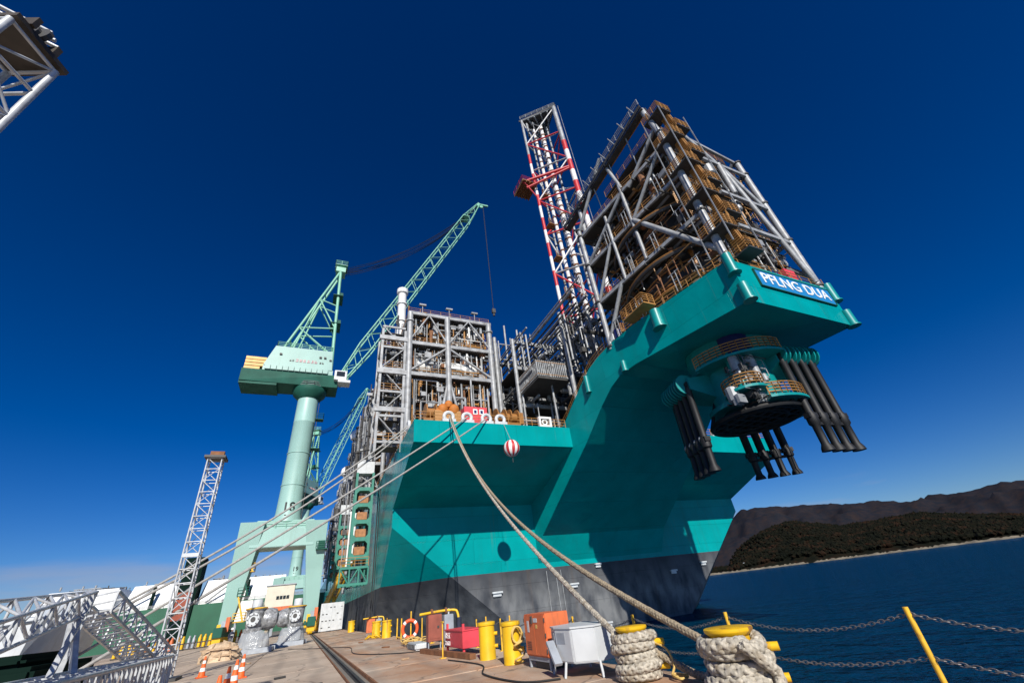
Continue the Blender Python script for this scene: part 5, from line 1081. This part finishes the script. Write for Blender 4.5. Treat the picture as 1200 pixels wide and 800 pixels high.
# red box on legs
def red_box():
    t = thing('red_box', 'red steel box on legs with white lettering beside the plain yellow bollard', 'box', (4.9, 16.2, 0))
    x0, x1, y0, y1 = 4.75, 5.45, 15.25, 17.3; b = MB(); b.b2((x0, y0, .2), (x1, y1, .66)); bx = b.build('body', 'red_box', t, bevel=.012)
    b = MB(); b.b2((x0-.02, y0-.02, .655), (x1+.02, y1+.02, .69)); b.build('rim', 'red_box', t)
    for x in (x0+.06, x1-.06):
        for y in (y0+.1, y1-.1): B('leg', (x, y, 0), (x, y, .85 if x < 5 else .22), .07, .07, 'red_box', t)
    rd = random.Random(8); glyphs(4, (x0-.012, y1-.15, .46), (0, -1, 0), (0, 0, 1), .14, 'letter_white', bx, rd); glyphs(5, (x0-.012, y1-.15, .26), (0, -1, 0), (0, 0, 1), .11, 'letter_white', bx, rd)
red_box()
def timber_beam():
    b = MB(); b.bar((4.30, 18.9, .07), (4.72, 14.2, .07), .2, .14); tag(b.build('timber_beam', 'rust', o=(4.5, 16.5, 0), bevel=.01), 'brown timber beam lying on the quay in front of the red box', 'beam')
    t = thing('wheel_chock', 'white ribbed block lying left of the brown cabinet', 'block', (4.6, 20.9, 0)); b = MB(); b.b2((4.35, 20.4, 0), (4.95, 22.2, .22)); b.build('body', 'cab_white', t, bevel=.05)
    for i in range(6): q = MB(); q.b2((4.33, 20.55+i*.28, .05), (4.36, 20.67+i*.28, .19)); q.build('rib', 'dark_steel', t)
timber_beam()
# orange cabinet and the white six-sided cabinet
def cabinets():
    t = thing('electric_cabinet', 'tall orange electric cabinet on a grey stand beside the rope-hung bollard', 'cabinet', (5.3, 10.3, 0)); x0, x1, y0, y1 = 4.95, 5.55, 9.75, 10.85
    b = MB(); b.b2((x0, y0, .22), (x1, y1, 1.02)); bd = b.build('body', 'orange_cab', t, bevel=.012)
    for ya, yb in ((y0+.02, (y0+y1)/2-.008), ((y0+y1)/2+.008, y1-.02)): q = MB(); q.b2((x0-.018, ya, .25), (x0, yb, .99)); d = q.build('door', 'orange_cab', t, bevel=.004)
    for y, z, w, h, m in ((10.22, .90, .20, .08, 'cab_white'), (10.62, .78, .10, .22, 'cab_white'), (10.18, .78, .09, .07, 'rope_yellow')): q = MB(); q.b2((x0-.024, y-w/2, z-h/2), (x0-.019, y+w/2, z+h/2)); q.build('label_plate', m, t)
    k = MB(); k.b2((x0-.05, 10.36, .84), (x0-.019, 10.42, .98)); k.build('handle', 'dark_steel', t)
    for yy in (y0+.01, y1-.01):
        for zz in (.34, .62, .90): k = MB(); k.tube((x0-.02, yy, zz-.04), (x0-.02, yy, zz+.04), .014, 8); k.build('hinge', 'dark_steel', t)
    for j in range(5): k = MB(); k.b2((x0-.024, 10.52, .34+j*.035), (x0-.019, 10.74, .352+j*.035)); k.build('louvre', 'dark_steel', t)
    q = MB(); q.b2((x0+.02, y0+.02, .14), (x1-.02, y1-.02, .22)); q.build('plinth', 'cab_grey', t)
    for x in (x0+.05, x1-.05):
        for y in (y0+.05, y1-.05): B('leg', (x, y, 0), (x, y, .15), .05, .05, 'cab_grey', t)
    k = MB(); k.b2((x0+.1, y0+.2, 0), (x1-.1, y1-.2, .14)); k.build('cable_box', 'dark_steel', t)
    t = thing('electric_cabinet', 'pale grey six-sided cabinet on splayed legs beside the rope-wound bollard', 'cabinet', (5.3, 8.7, 0)); cx, cy = 5.28, 8.72
    pl = [(-.40, .66), (-.52, .28), (-.47, -.28), (-.12, -.58), (.40, -.48), (.40, .66)]; b = MB(); b.prism([(cx+x, cy+y, .22) for x, y in pl], (0, 0, 0), (0, 0, .54)); b.build('body', 'cab_white', t, bevel=.012)
    b = MB(); b.prism([(cx+x*1.03, cy+y*1.03, .762) for x, y in pl], (0, 0, 0), (0, 0, .03)); b.build('lid', 'cab_white', t)
    def facepanel(i, u0, u1, z0, z1, m, nm, off=.006):
        a, c = Vector((cx+pl[i][0], cy+pl[i][1], 0)), Vector((cx+pl[i+1][0], cy+pl[i+1][1], 0)); n = (c-a).cross(Vector((0, 0, 1))).normalized()
        if n.dot((a+c)/2-Vector((cx, cy, 0))) < 0: n = -n
        p, q = lerp(a, c, u0)+n*off, lerp(a, c, u1)+n*off; k = MB(); k.prism([(p.x, p.y, z0), (q.x, q.y, z0), (q.x, q.y, z1), (p.x, p.y, z1)], (0, 0, 0), n*.008); k.build(nm, m, t)
    facepanel(0, .15, .85, .5, .70, 'cab_grey', 'window'); facepanel(1, .12, .62, .52, .70, 'cab_grey', 'window'); facepanel(1, .05, .95, .25, .735, 'cab_white', 'door', .002); facepanel(2, .05, .95, .25, .735, 'cab_white', 'door', .002)
    for x, y in ((-.40, .60), (-.50, 0), (-.1, -.58), (.38, -.5), (.38, .6)): T('leg', (cx+x, cy+y, .24), (cx+x*1.12, cy+y*1.1, 0), .025, 'cab_white', t)
    b = MB(); b.bar((cx-.62, cy+.36, .56), (cx-.66, cy+.02, .22), .16, .06); b.build('propped_plate', 'cab_grey', t)
cabinets()
# ------------------------------------------------------------------ objects on the open quay
def cone_proto():
    t = thing('traffic_cone', 'x', 'cone', (0, 0, 0), 'traffic cones', local=True)
    b = MB(); b.b2((-.19, -.19, 0), (.19, .19, .035)); b.build('base', 'cone_orange', t, bevel=.012)
    zs = [.035, .20, .32, .46, .56, .70]; rr = lambda z: .135-.105*(z/.70)
    for i, (z0, z1) in enumerate(zip(zs, zs[1:])):
        b = MB(); b.lathe([(rr(z0), z0), (rr(z1), z1)] + ([(0, z1)] if i == 4 else []), (0, 0, 0), 24); b.build('reflective_band' if i % 2 else 'cone_body', 'cone_white' if i % 2 else 'cone_orange', t, smooth=True)
    return t
cp = cone_proto()
for i, (x, y, rz, lab) in enumerate(((-1.75, 21.15, .2, 'rightmost of the orange cones grouped in front of the wrapped machine'), (-1.62, 17.7, .5, 'second cone from the right in the group before the wrapped machine'), (-1.50, 14.8, .9, 'third cone from the right in the group before the wrapped machine'), (-1.36, 12.1, .1, 'lowest leftmost cone of the group, cut by the picture edge'), (-3.45, 24.6, .3, 'lone orange cone beside the end of the lying truss'))):
    o = cp if i == 0 else dup(cp); o.location = (x, y, 0); o.rotation_euler.z = rz; o['label'] = lab
def bundle():
    t = thing('wrapped_bundle', 'lumpy brown bundle tied with timber slats in front of the wrapped machines', 'bundle', (-4.4, 36.8, 0))
    b = MB(); rd = random.Random(2); vs = []; nu, nv = 16, 8
    for j in range(nv+1):
        for i in range(nu):
            a = 2*pi*i/nu; f = cos(pi/2*j/nv)**.45 if j < nv else 0; vs.append((-4.4+1.15*f*cos(a)*(1+.12*rd.uniform(-1, 1)), 36.8+.95*f*sin(a)*(1+.12*rd.uniform(-1, 1)), 1.0*(j/nv)**.8*(1+.12*rd.uniform(-1, 1))))
    b.add(vs, [(j*nu+i, j*nu+(i+1) % nu, (j+1)*nu+(i+1) % nu, (j+1)*nu+i) for j in range(nv) for i in range(nu)]); b.build('cover', 'tarp', t)
    for dx in (-.6, .1, .7): B('slat', (-4.4+dx, 35.75, .1), (-4.4+dx*.6, 36.3, .95), .08, .05, 'timber', t)
    for z in (.3, .65): B('slat', (-5.4, 35.95, z), (-3.4, 35.85, z), .05, .09, 'timber', t)
bundle()
def machine(x, y, rz, label, s, mirror=1):
    t = thing('wrapped_machine', label, 'machine', (x, y, 0), 'plastic-wrapped machines', local=True, rz=rz)
    # skid of steel channels
    for dy in (-.75, .75): B('skid_beam', (-1.25, dy, .16), (1.25, dy, .16), .14, .30, 'cab_grey', t)
    for dx in (-1.1, 0, 1.1): B('skid_cross', (dx, -.75, .18), (dx, .75, .18), .14, .2, 'cab_grey', t)
    b = MB(); b.lathe([(.55, .3), (.5, .9), (.42, 1.25), (.62, 1.3), (.64, 1.5), (.5, 1.55), (.55, 1.75), (.6, 2.6), (.66, 2.62), (.66, 2.75), (.5, 2.8), (.42, 2.82)], (-.3*mirror, 0, 0), 22); b.build('pump_body', 'wrap', t, smooth=True)
    k = MB(); k.lathe([(.34, 2.8), (.34, 3.25), (.3, 3.3), (0, 3.32)], (-.3*mirror, 0, 0), 18); k.build('motor_cap', 'cab_white', t, smooth=True); k = MB(); k.ring((-.3*mirror, 0, 2.72), .68, .05, 24, 6); k.build('strap', 'yellow_post', t)
    # big flanged side volute and the face flange with bolts
    b = MB(); b.lathe([(.3, 0), (.62, .1), (.7, .5), (.6, .95), (.35, 1.1), (0, 1.12)], (.1*mirror, .1, 2.0), 20, (mirror, .25, 0)); b.build('volute', 'wrap', t, smooth=True)
    b = MB(); b.lathe([(.42, 0), (.42, .12), (.30, .13), (.28, .05), (0, .05)], (-.3*mirror, -.62, 2.05), 20, (0, -1, 0)); b.build('flange', 'cab_white', t, smooth=True)
    for i in range(8): a = 2*pi*i/8; q = MB(); q.tube((-.3*mirror+.35*cos(a), -.72, 2.05+.35*sin(a)), (-.3*mirror+.35*cos(a), -.79, 2.05+.35*sin(a)), .04, 6); q.build('bolt', 'dark_steel', t)
    q = MB(); q.tube((-.3*mirror, -.66, 2.05), (-.3*mirror, -.70, 2.05), .16, 14); q.build('flange_centre', 'dark_steel', t)
    # stretched clear film round the whole, as a lumpy skirt
    b = MB(); vs = []; rd = random.Random(int(x*10)); nu = 26
    prof = [(.95, .32), (.9, .8), (.78, 1.3)]
    for r_, z in prof:
        for i in range(nu): a = 2*pi*i/nu; f = 1+.10*rd.uniform(-1, 1); vs.append((r_*f*cos(a)*1.1-.1*mirror, r_*f*sin(a)*.85, z+.05*rd.uniform(-1, 1)))
    b.add(vs, [(j*nu+i, j*nu+(i+1) % nu, (j+1)*nu+(i+1) % nu, (j+1)*nu+i) for j in range(len(prof)-1) for i in range(nu)]); b.build('plastic_skirt', 'film', t, smooth=True)
    return t
def film():
    m = bpy.data.materials.new('film'); m.use_nodes = True; b = m.node_tree.nodes['Principled BSDF']; n = m.node_tree.nodes; b.inputs['Base Color'].default_value = (.5, .53, .56, 1); b.inputs['Roughness'].default_value = .12; b.inputs['Alpha'].default_value = .55
    x = n.new('ShaderNodeTexNoise'); x.inputs['Scale'].default_value = 4; x.inputs['Detail'].default_value = 4; g = n.new('ShaderNodeNewGeometry'); m.node_tree.links.new(g.outputs['Position'], x.inputs[0]); bp = n.new('ShaderNodeBump'); bp.inputs['Strength'].default_value = 1; bp.inputs['Distance'].default_value = .08; m.node_tree.links.new(x.outputs[0], bp.inputs['Height']); m.node_tree.links.new(bp.outputs[0], b.inputs['Normal']); M['film'] = m
film()
machine(-2.85, 40.5, -.1, 'nearer plastic-wrapped grey machine on a skid, left of the pair', 1); machine(-.75, 45.5, -.15, 'farther plastic-wrapped machine on a skid, right of the pair', 1, -1)
def skid():
    b = MB(); b.b2((-1.6, 43.6, 0), (.4, 43.9, .28)); b.b2((-1.6, 45.2, 0), (.4, 45.5, .28)); tag(b.build('loose_channel', 'cab_grey', o=(-.6, 44, 0)), 'grey steel channels lying under the farther wrapped machine', 'steel beam')
def panel_():
    t = thing('slotted_screen', 'large pale grey slotted panel standing upright on the quay by the ship side', 'panel', (4.2, 80, 0)); b = MB(); b.b2((2.5, 80, .1), (5.8, 80.5, 3.7)); b.build('body', 'cab_white', t, bevel=.04)
    rd = random.Random(3)
    for i in range(6):
        for j in range(4):
            if rd.random() < .6: q = MB(); q.b2((2.75+i*.52, 79.96, .5+j*.85), (3.0+i*.52, 80.0, .62+j*.85)); q.build('slot', 'dark_steel', t)
    for x in (2.7, 4.1, 5.5): B('foot', (x, 79.6, .06), (x, 81, .06), .2, .12, 'dark_steel', t); B('rib', (x, 79.97, .2), (x, 79.97, 3.6), .08, .05, 'cab_white', t)
    for y in (81,): B('stay', (3, 81, .1), (3, 80.5, 2.6), .1, .1, 'cab_grey', t); B('stay', (5.3, 81, .1), (5.3, 80.5, 2.6), .1, .1, 'cab_grey', t)
panel_()
# yellow barrels and drums along the far work area
cols = ('yellow', 'yellow', 'rust', 'yellow', 'orange_cab', 'yellow', 'cab_grey', 'yellow', 'yellow', 'rust', 'yellow', 'orange_cab')
def drums():
    names = {'yellow': 'yellow', 'rust': 'rusty brown', 'orange_cab': 'orange', 'cab_grey': 'grey'}; cnt = {}
    for i, c in enumerate(cols):
        cnt[c] = cnt.get(c, 0)+1
        t = thing('gas_bottle_rack', f'{names[c]} bottle crate in the far row, {("first","second","third","fourth","fifth","sixth","seventh")[cnt[c]-1]} {names[c]} one from the left', 'crate', (-22+i*1.25, 84+i*.5, 0), 'far row of bottle crates')
        x, y = -22+i*1.25, 84+i*.5
        b = MB()
        for dx in (-.3, .3):
            for dy in (-.25, .25): b.lathe([(.2, .1), (.2, 1.3), (.08, 1.55), (.08, 1.7), (0, 1.72)], (x+dx, y+dy, 0), 10)
        b.build('bottle', c, t, smooth=True); q = MB()
        for z in (.12, .8): q.b2((x-.58, y-.5, z-.05), (x+.58, y-.44, z+.05)); q.b2((x-.58, y+.44, z-.05), (x+.58, y+.5, z+.05)); q.b2((x-.58, y-.44, z-.05), (x-.52, y+.44, z+.05)); q.b2((x+.52, y-.44, z-.05), (x+.58, y+.44, z+.05))
        q.b2((x-.55, y-.45, 0), (x+.55, y+.45, .07)); q.build('rack', 'dark_steel', t)
drums()
# person
def person():
    x, y = -6.35, 58.0; t = thing('person', 'person in a dark jacket, grey trousers and pale helmet standing beside the wrapped machine', 'person', (x, y, 0), local=True, rz=.5)
    J = [((0, 0, .95), .15), ((0, 0, 1.15), .15), ((0, 0, 1.38), .17), ((0, .0, 1.50), .07), ((0, -.01, 1.62), .095), ((0, -.01, 1.72), .09),
         ((.19, 0, 1.40), .065), ((.25, -.03, 1.14), .052), ((.16, -.22, 1.02), .042), ((.10, -.28, 1.02), .035), ((-.19, 0, 1.40), .065), ((-.26, .02, 1.13), .052), ((-.24, -.12, .90), .042), ((-.23, -.14, .82), .035),
         ((.10, 0, .86), .095), ((.12, -.02, .48), .065), ((.13, .02, .10), .048), ((.14, -.12, .04), .04), ((-.10, 0, .86), .095), ((-.12, -.01, .48), .065), ((-.13, .03, .10), .048), ((-.14, -.11, .04), .04)]
    E_ = [(0, 1), (1, 2), (2, 3), (3, 4), (4, 5), (2, 6), (6, 7), (7, 8), (8, 9), (2, 10), (10, 11), (11, 12), (12, 13), (0, 14), (14, 15), (15, 16), (16, 17), (0, 18), (18, 19), (19, 20), (20, 21)]
    me = bpy.data.meshes.new('body'); me.from_pydata([j[0] for j in J], E_, []); o = bpy.data.objects.new('tmp_body', me); COL.objects.link(o); sk = o.modifiers.new('s', 'SKIN'); sk.use_smooth_shade = True; o.modifiers.new('d', 'SUBSURF').levels = 1
    for v, j in zip(me.skin_vertices[0].data, J): v.radius = (j[1], j[1])
    me.skin_vertices[0].data[0].use_root = True
    dg = bpy.context.evaluated_depsgraph_get(); m2 = bpy.data.meshes.new_from_object(o.evaluated_get(dg)); bpy.data.objects.remove(o); m2.materials.clear()
    for k in ('navy', 'trousers', 'skin', 'black_steel'): m2.materials.append(M[k])
    for p in m2.polygons:
        c = p.center; p.material_index = 2 if c.z > 1.53 or (abs(c.x) > .05 and c.z < 1.05 and (c.y < -.235 or (c.x < -.19 and c.z < .87 and c.z > .7))) else (3 if c.z < .12 else (1 if c.z < .93 and abs(c.x) < .21 else 0))
    ob = bpy.data.objects.new('body', m2); COL.objects.link(ob); ob.parent = t; b = MB(); b.lathe([(.15, 1.70), (.145, 1.72), (.13, 1.79), (.09, 1.84), (0, 1.86)], (0, -.01, 0), 18); b.lathe([(.13, 1.695), (.175, 1.69), (.17, 1.70), (.13, 1.71)], (0, -.03, 0), 18); b.build('helmet', 'shipwhite', t, smooth=True)
    q = MB(); q.box((0, -.175, 1.22), (.26, .03, .06)); q.box((0, .165, 1.22), (.26, .03, .06)); q.build('reflective_stripe', 'cone_white', t)
person()
# striped signal ball hung from the bow rail
def ball():
    c = Vector((18.0, 38.2, 14.7)); R = .86; t = thing('signal_ball', 'red and white striped ball hanging from the bow rail', 'ball', (18, 38.2, 14.7)); n = 16
    for s in range(n):
        b = MB(); P = []
        for j in range(13):
            ph = -pi/2+pi*j/12
            for k in range(4): a = 2*pi*(s+k/3)/n; P.append((c.x+R*cos(ph)*cos(a), c.y+R*cos(ph)*sin(a), c.z+R*1.05*sin(ph)))
        b.add(P, [(j*4+k, j*4+k+1, j*4+k+5, j*4+k+4) for j in range(12) for k in range(3)]); b.build('gore', 'red_paint' if s % 2 else 'shipwhite', t, smooth=True)
    T('cord', (18, 38.2, 15.58), (18.2, 40.2, 18.3), .025, 'rope_grey', t); T('cord', (18, 38.2, 13.8), (18, 38.2, 13.2), .03, 'dark_steel', t); k = MB(); k.lathe([(.1, 0), (.1, .15)], (18, 38.2, 15.55), 10); k.build('cap', 'dark_steel', t)
ball()
def deck_box():
    t = thing('deck_container', 'red container with white notices on the bow deck behind the fairleads', 'container', (15.3, 44, 18.1)); b = MB(); b.b2((14.4, 42.6, 18.1), (17.3, 45, 21.2)); b.build('body', 'red_box', t, bevel=.03)
    for x in (15.5, 16.3): q = MB(); q.b2((x, 42.56, 20.2), (x+.55, 42.6, 20.9)); q.build('notice', 'shipwhite', t); q = MB(); q.b2((x+.12, 42.54, 20.35), (x+.43, 42.56, 20.75)); q.build('notice_mark', 'navy_pipe', t)
    for i in range(7): q = MB(); q.b2((14.5+i*.4, 42.57, 18.3), (14.62+i*.4, 42.6, 20.1)); q.build('corrugation', 'red_box', t)
    t = thing('life_raft_pods', 'cluster of rounded orange pods on the bow deck left of the red container', 'pods', (12.2, 43.6, 18.1))
    for x, z, r in ((11.6, 20.3, .62), (12.9, 20.3, .66), (12.3, 20.9, .5), (11.0, 19.9, .4)): b = MB(); b.lathe([(0, -r), (r*.7, -r*.75), (r, 0), (r*.8, r*.6), (r*.4, r*.95), (0, r)], (x, 41.9, z), 16); b.build('pod', 'pod_orange', t, smooth=True)
    b = MB(); b.b2((10.6, 41.5, 18.1), (13.6, 42.3, 20.0)); b.build('cradle', 'rail_orange', t)
mat('pod_orange', (.46, .15, .02), .7, 0, .15, 2)
deck_box()
# ------------------------------------------------------------------ galvanised trusses on the left
def mast(x, y, h, w, label, n, lean=(0, 0)):
    t = thing('lattice_mast', label, 'mast', (x, y, 0), 'galvanised lattice masts')
    P = lattice(t, (x, y, .1), (x+lean[0], y+lean[1], h), w, w, n, .036, .017, 'galv_near', up=(0, 1, 0), taper=0, names=('chord', 'lacing'))
    for i in range(0, n+1):
        for c in range(4): T('rung', P[i][c], P[i][(c+1) % 4], .022, 'galv_near', t)
    q = MB(); q.box((x, y, .05), (w*2, w*2, .1)); q.build('base_plate', 'dark_steel', t)
    a = Vector((x+lean[0], y+lean[1], h)); q = MB(); q.box(a+Vector((0, 0, .06)), (w*1.5, w*1.5, .12)); q.build('head_plate', 'dark_steel', t)
    for s in (-.2, .2): q = MB(); q.lathe([(.16, -.04), (.16, .04)], a+Vector((s*w, 0, .28)), 14, (0, 1, 0)); q.build('head_sheave', 'dark_steel', t)
    q = MB(); q.b2((a.x-w*.5, a.y-.12, h+.12), (a.x+w*.5, a.y+.12, h+.42)); q.build('head_bracket', 'rust', t)
    i = n//2; q = MB(); c = (P[i][0]+P[i][2])/2; q.box(c+Vector((0, -w*.55, 0)), (w*1.05, .04, .16)); q.build('sign_plate', 'cab_white', t)
    return t
mast(-5.0, 25.6, 9.2, .62, 'slender galvanised lattice mast standing behind the trusses, left of the crane', 16, (-.25, 0))
def near_mast():
    x, y, h, w = -4.58, 4.64, 8.3, .62; t = thing('lattice_mast', 'galvanised lattice mast with a dark head, only its top in the upper left corner', 'mast', (x, y, 0), 'galvanised lattice masts')
    P = lattice(t, (x, y, .1), (x, y, h), w, w, 14, .042, .018, 'galv_near', up=(.4, 1, 0), taper=0, names=('chord', 'lacing'))
    for i in range(15):
        for c in range(4): T('rung', P[i][c], P[i][(c+1) % 4], .024, 'galv_near', t)
    q = MB(); q.box((x, y, .05), (1.7, 1.7, .1)); q.build('base_plate', 'dark_steel', t)
    q = MB(); q.box((x+.02, y+.02, h+.10), (w*1.15, w*1.15, .08), -.38); q.box((x+.10, y+.14, h+.24), (w*1.0, .07, .2), -.38); q.box((x+.02, y-.2, h+.24), (w*1.0, .06, .2), -.38); q.build('head_frame', 'head_brown', t)
    for s in (-.25, .1, .3): q = MB(); q.lathe([(.14, -.03), (.14, .03)], (x+s*.6, y-.05, h+.4), 14, (.4, 1, 0)); q.build('head_sheave', 'dark_steel', t)
    for k in range(3): T('head_pipe', (x-.4, y-.2+.15*k, h+.6+.06*k), (x+.2, y+.1*k, h+.62), .03, 'galv_near', t)
mat('head_brown', (.055, .045, .035), .6, .2, .3, 4)
near_mast()
def gangway():
    t = thing('truss_gangway', 'galvanised truss gangway raised on splayed legs at the left edge', 'truss', (-4.6, 14, 0))
    a = [(-3.50, 7.2, 1.63), (-3.46, 7.2, 1.25), (-4.36, 8.6, 2.07), (-4.38, 8.6, 1.68)]; c = [(-4.69, 14.77, 2.60), (-4.72, 14.76, 2.16), (-5.18, 16.19, 2.73), (-5.2, 16.2, 2.28)]; n = 9
    for p, q in zip(a, c): T('chord', p, q, .032, 'galv_near', t)
    Q = [[lerp(a[k], c[k], i/n) for k in range(4)] for i in range(n+1)]
    for i in range(n+1):
        for u, v in ((0, 1), (2, 3), (0, 2), (1, 3)): T('rung', Q[i][u], Q[i][v], .024, 'galv_near', t)
    for i in range(n):
        for u, v in ((0, 1), (2, 3), (0, 2)): T('lacing', Q[i][u if i % 2 else v], Q[i+1][v if i % 2 else u], .022, 'galv_near', t)
    fl = MB(); fl.add([Q[0][1]+Vector((0, 0, .03)), Q[0][3]+Vector((0, 0, .03)), Q[n][3]+Vector((0, 0, .03)), Q[n][1]+Vector((0, 0, .03))], [(0, 1, 2, 3)]); 
    # legs at the far end: two ladder-like trestles
    for top, foot in (((-4.69, 14.6, 2.5), (-3.95, 11.2, 0)), ((-5.1, 15.9, 2.6), (-4.2, 12.6, 0)), ((-4.72, 14.2, 2.1), (-3.7, 12.9, 0)), ((-5.2, 15.4, 2.2), (-4.5, 14.2, 0))): B('leg', top, foot, .10, .10, 'galv_near', t)
    for q in (.35, .6, .82): B('leg_rung', lerp((-4.69, 14.6, 2.5), (-3.95, 11.2, 0), q), lerp((-5.1, 15.9, 2.6), (-4.2, 12.6, 0), q), .06, .06, 'galv_near', t); B('leg_rung', lerp((-4.72, 14.2, 2.1), (-3.7, 12.9, 0), q), lerp((-5.2, 15.4, 2.2), (-4.5, 14.2, 0), q), .06, .06, 'galv_near', t)
    # downward ramp section towards the mast
    t2 = thing('truss_ramp', 'galvanised truss ramp sloping down from the raised gangway to the quay', 'truss', (-4.5, 19, 0))
    a = [(-4.72, 16.3, 2.70), (-4.74, 16.3, 2.22), (-5.55, 16.7, 2.62), (-5.57, 16.7, 2.16)]; c = [(-3.98, 21.6, 1.0), (-4.02, 21.2, .55), (-4.85, 22.0, .95), (-4.85, 21.6, .5)]; n = 11
    for p, q in zip(a, c): B('chord', p, q, .06, .06, 'galv_near', t2)
    Q = [[lerp(a[k], c[k], i/n) for k in range(4)] for i in range(n+1)]
    for i in range(n+1):
        for u, v in ((0, 1), (2, 3), (0, 2), (1, 3)): B('rung', Q[i][u], Q[i][v], .045, .045, 'galv_near', t2)
    for i in range(n): T('lacing', Q[i][0 if i % 2 else 1], Q[i+1][1 if i % 2 else 0], .02, 'galv_near', t2); T('lacing', Q[i][2 if i % 2 else 3], Q[i+1][3 if i % 2 else 2], .02, 'galv_near', t2); B('tread', lerp(Q[i][1], Q[i+1][1], .5), lerp(Q[i][3], Q[i+1][3], .5), .16, .03, 'galv_near', t2)
    for p in ((-4.0, 21.3), (-4.85, 21.8)): B('foot', (p[0], p[1], 0), (p[0], p[1], .6), .09, .09, 'galv_near', t2)
    # lying truss in front
    t3 = thing('lying_truss', 'long galvanised truss section lying on the quay at the lower left', 'truss', (-3.9, 14, 0)); n = 30
    a = [(-3.40, 8.0, 1.02), (-3.40, 8.0, .12), (-4.20, 8.0, 1.10), (-4.20, 8.0, .12)]; c = [(-3.86, 20.6, .96), (-3.86, 20.6, .08), (-4.66, 20.2, .99), (-4.66, 20.2, .08)]
    for p, q in zip(a, c): T('chord', p, q, .042, 'galv_near', t3)
    Q = [[lerp(a[k], c[k], i/n) for k in range(4)] for i in range(n+1)]
    for i in range(n+1):
        B('upright', Q[i][0], Q[i][1], .045, .045, 'galv_near', t3); B('upright', Q[i][2], Q[i][3], .04, .04, 'galv_near', t3)
        if i % 2 == 0: B('rung', Q[i][0], Q[i][2], .045, .045, 'galv_near', t3)
    for i in range(0, n, 2): T('lacing', Q[i][0], Q[i+2][1] if i+2 <= n else Q[n][1], .02, 'galv_near', t3); T('lacing', Q[i][2], Q[i+2][0], .02, 'galv_near', t3)
    q = MB(); q.box((-4.26, 20.5, .5), (.95, .10, 1.0), .4); q.build('end_frame', 'galv_near', t3)
gangway()
def left_clutter():
    b = MB(); rd = random.Random(6)
    # grey workboat hull and dark blocks standing in for a shadowed area beyond the trusses
    t = thing('grey_workboat', 'pale grey upturned boat hull resting on cradles behind the trusses', 'boat', (-12, 34, 0))
    P = []
    for i in range(11):
        s = i/10; w = 1.7*sin(pi*min(.98, s*.86+.07))**.6; y = 30+8*s
        P += [(-12-w, y, 3.0+.5*s), (-12-w*.75, y, 1.4), (-12, y, .7+.5*s**2), (-12+w*.75, y, 1.4), (-12+w, y, 3.0+.5*s)]
    b.add(P, [(i*5+k, i*5+k+1, i*5+k+6, i*5+k+5) for i in range(10) for k in range(4)]); b.add([P[0], P[1], P[2], P[3], P[4]], [(0, 1, 2, 3, 4)]); b.add([P[i*5+j] for i in range(11) for j in (0, 4)], [(2*i, 2*i+1, 2*i+3, 2*i+2) for i in range(10)]); b.build('hull', 'cab_white', t)
    q = MB(); q.b2((-12.7, 33, 3.0), (-11.3, 35, 3.7)); q.build('cabin', 'cab_grey', t, bevel=.08)
    for y in (32, 36): q = MB(); q.b2((-13.4, y-.15, 0), (-10.6, y+.15, 1.1)); q.build('cradle', 'timber', t)
    t = thing('shadow_block', 'dark green blocks standing in for the shadowed area behind the raised gangway legs', 'stand_in', (-9.5, 27, 0)); q = MB(); q.b2((-11.2, 24, 0), (-8.6, 30, 1.15)); q.build('cover', 'mint_dark2', t, bevel=.15); q = MB(); q.b2((-10.9, 24.6, 1.1), (-9.2, 28.2, 1.55)); q.build('upper_block', 'mint_dark2', t, bevel=.18); 
    
    tangle(-7.6, 24.0, .8, 50, 'timber', 'heap of brown rope lying behind the sloping truss ramp', 'rope_heap', r=.05, h=.7, cat='rope', seed=12)
left_clutter()
def litter():
    rd = random.Random(31); spots = [(3.4, 17.5), (3.9, 25), (-.4, 18.4), (-2.2, 29), (3.6, 33), (.4, 14.6)]
    for i, (x, y) in enumerate(spots):
        b = MB(); L_ = rd.uniform(.25, .9); a = rd.uniform(0, 3.1); b.box((x, y, .03), (L_, .09, .05), a); k = ('timber', 'rust', 'dark_steel')[i % 3]
        nm = ('wood_offcut', 'rusty_bar', 'steel_offcut')[i % 3]; ds = ('pale wood offcut', 'rusty bar', 'dark steel offcut')[i % 3]
        tag(b.build(nm, k, o=(x, y, 0), bevel=.008), f'small {ds} lying on the concrete, {("nearest", "second nearest", "third nearest", "farthest")[sorted([j for j in range(len(spots)) if j % 3 == i % 3], key=lambda j: spots[j][1]).index(i)]} of its kind', 'offcut', 'scraps on the quay')
    for k, (P, lab) in enumerate((([(5.0, 19.2), (3.6, 20.5), (2.4, 24), (2.6, 30), (1.0, 34), (-.6, 39)], 'black line standing in for a shadow, snaking from the brown cabinet towards the wrapped machines'), ([(4.6, 8.7), (4.0, 9.2), (3.9, 11), (4.4, 12.6), (4.2, 15)], 'black line standing in for a shadow, lying in front of the white and orange cabinets'))):
        b = MB(); b.sweep(smooth([(x, y, .02) for x, y in P], 10), .018, 6); tag(b.build('shadow_line', 'rubber', o=(P[0][0], P[0][1], 0), smooth=True), lab, 'shadow_line')  # thin black lines added on the concrete in place of a shadow line
litter()
S.render.resolution_x = 1024; S.render.resolution_y = 682
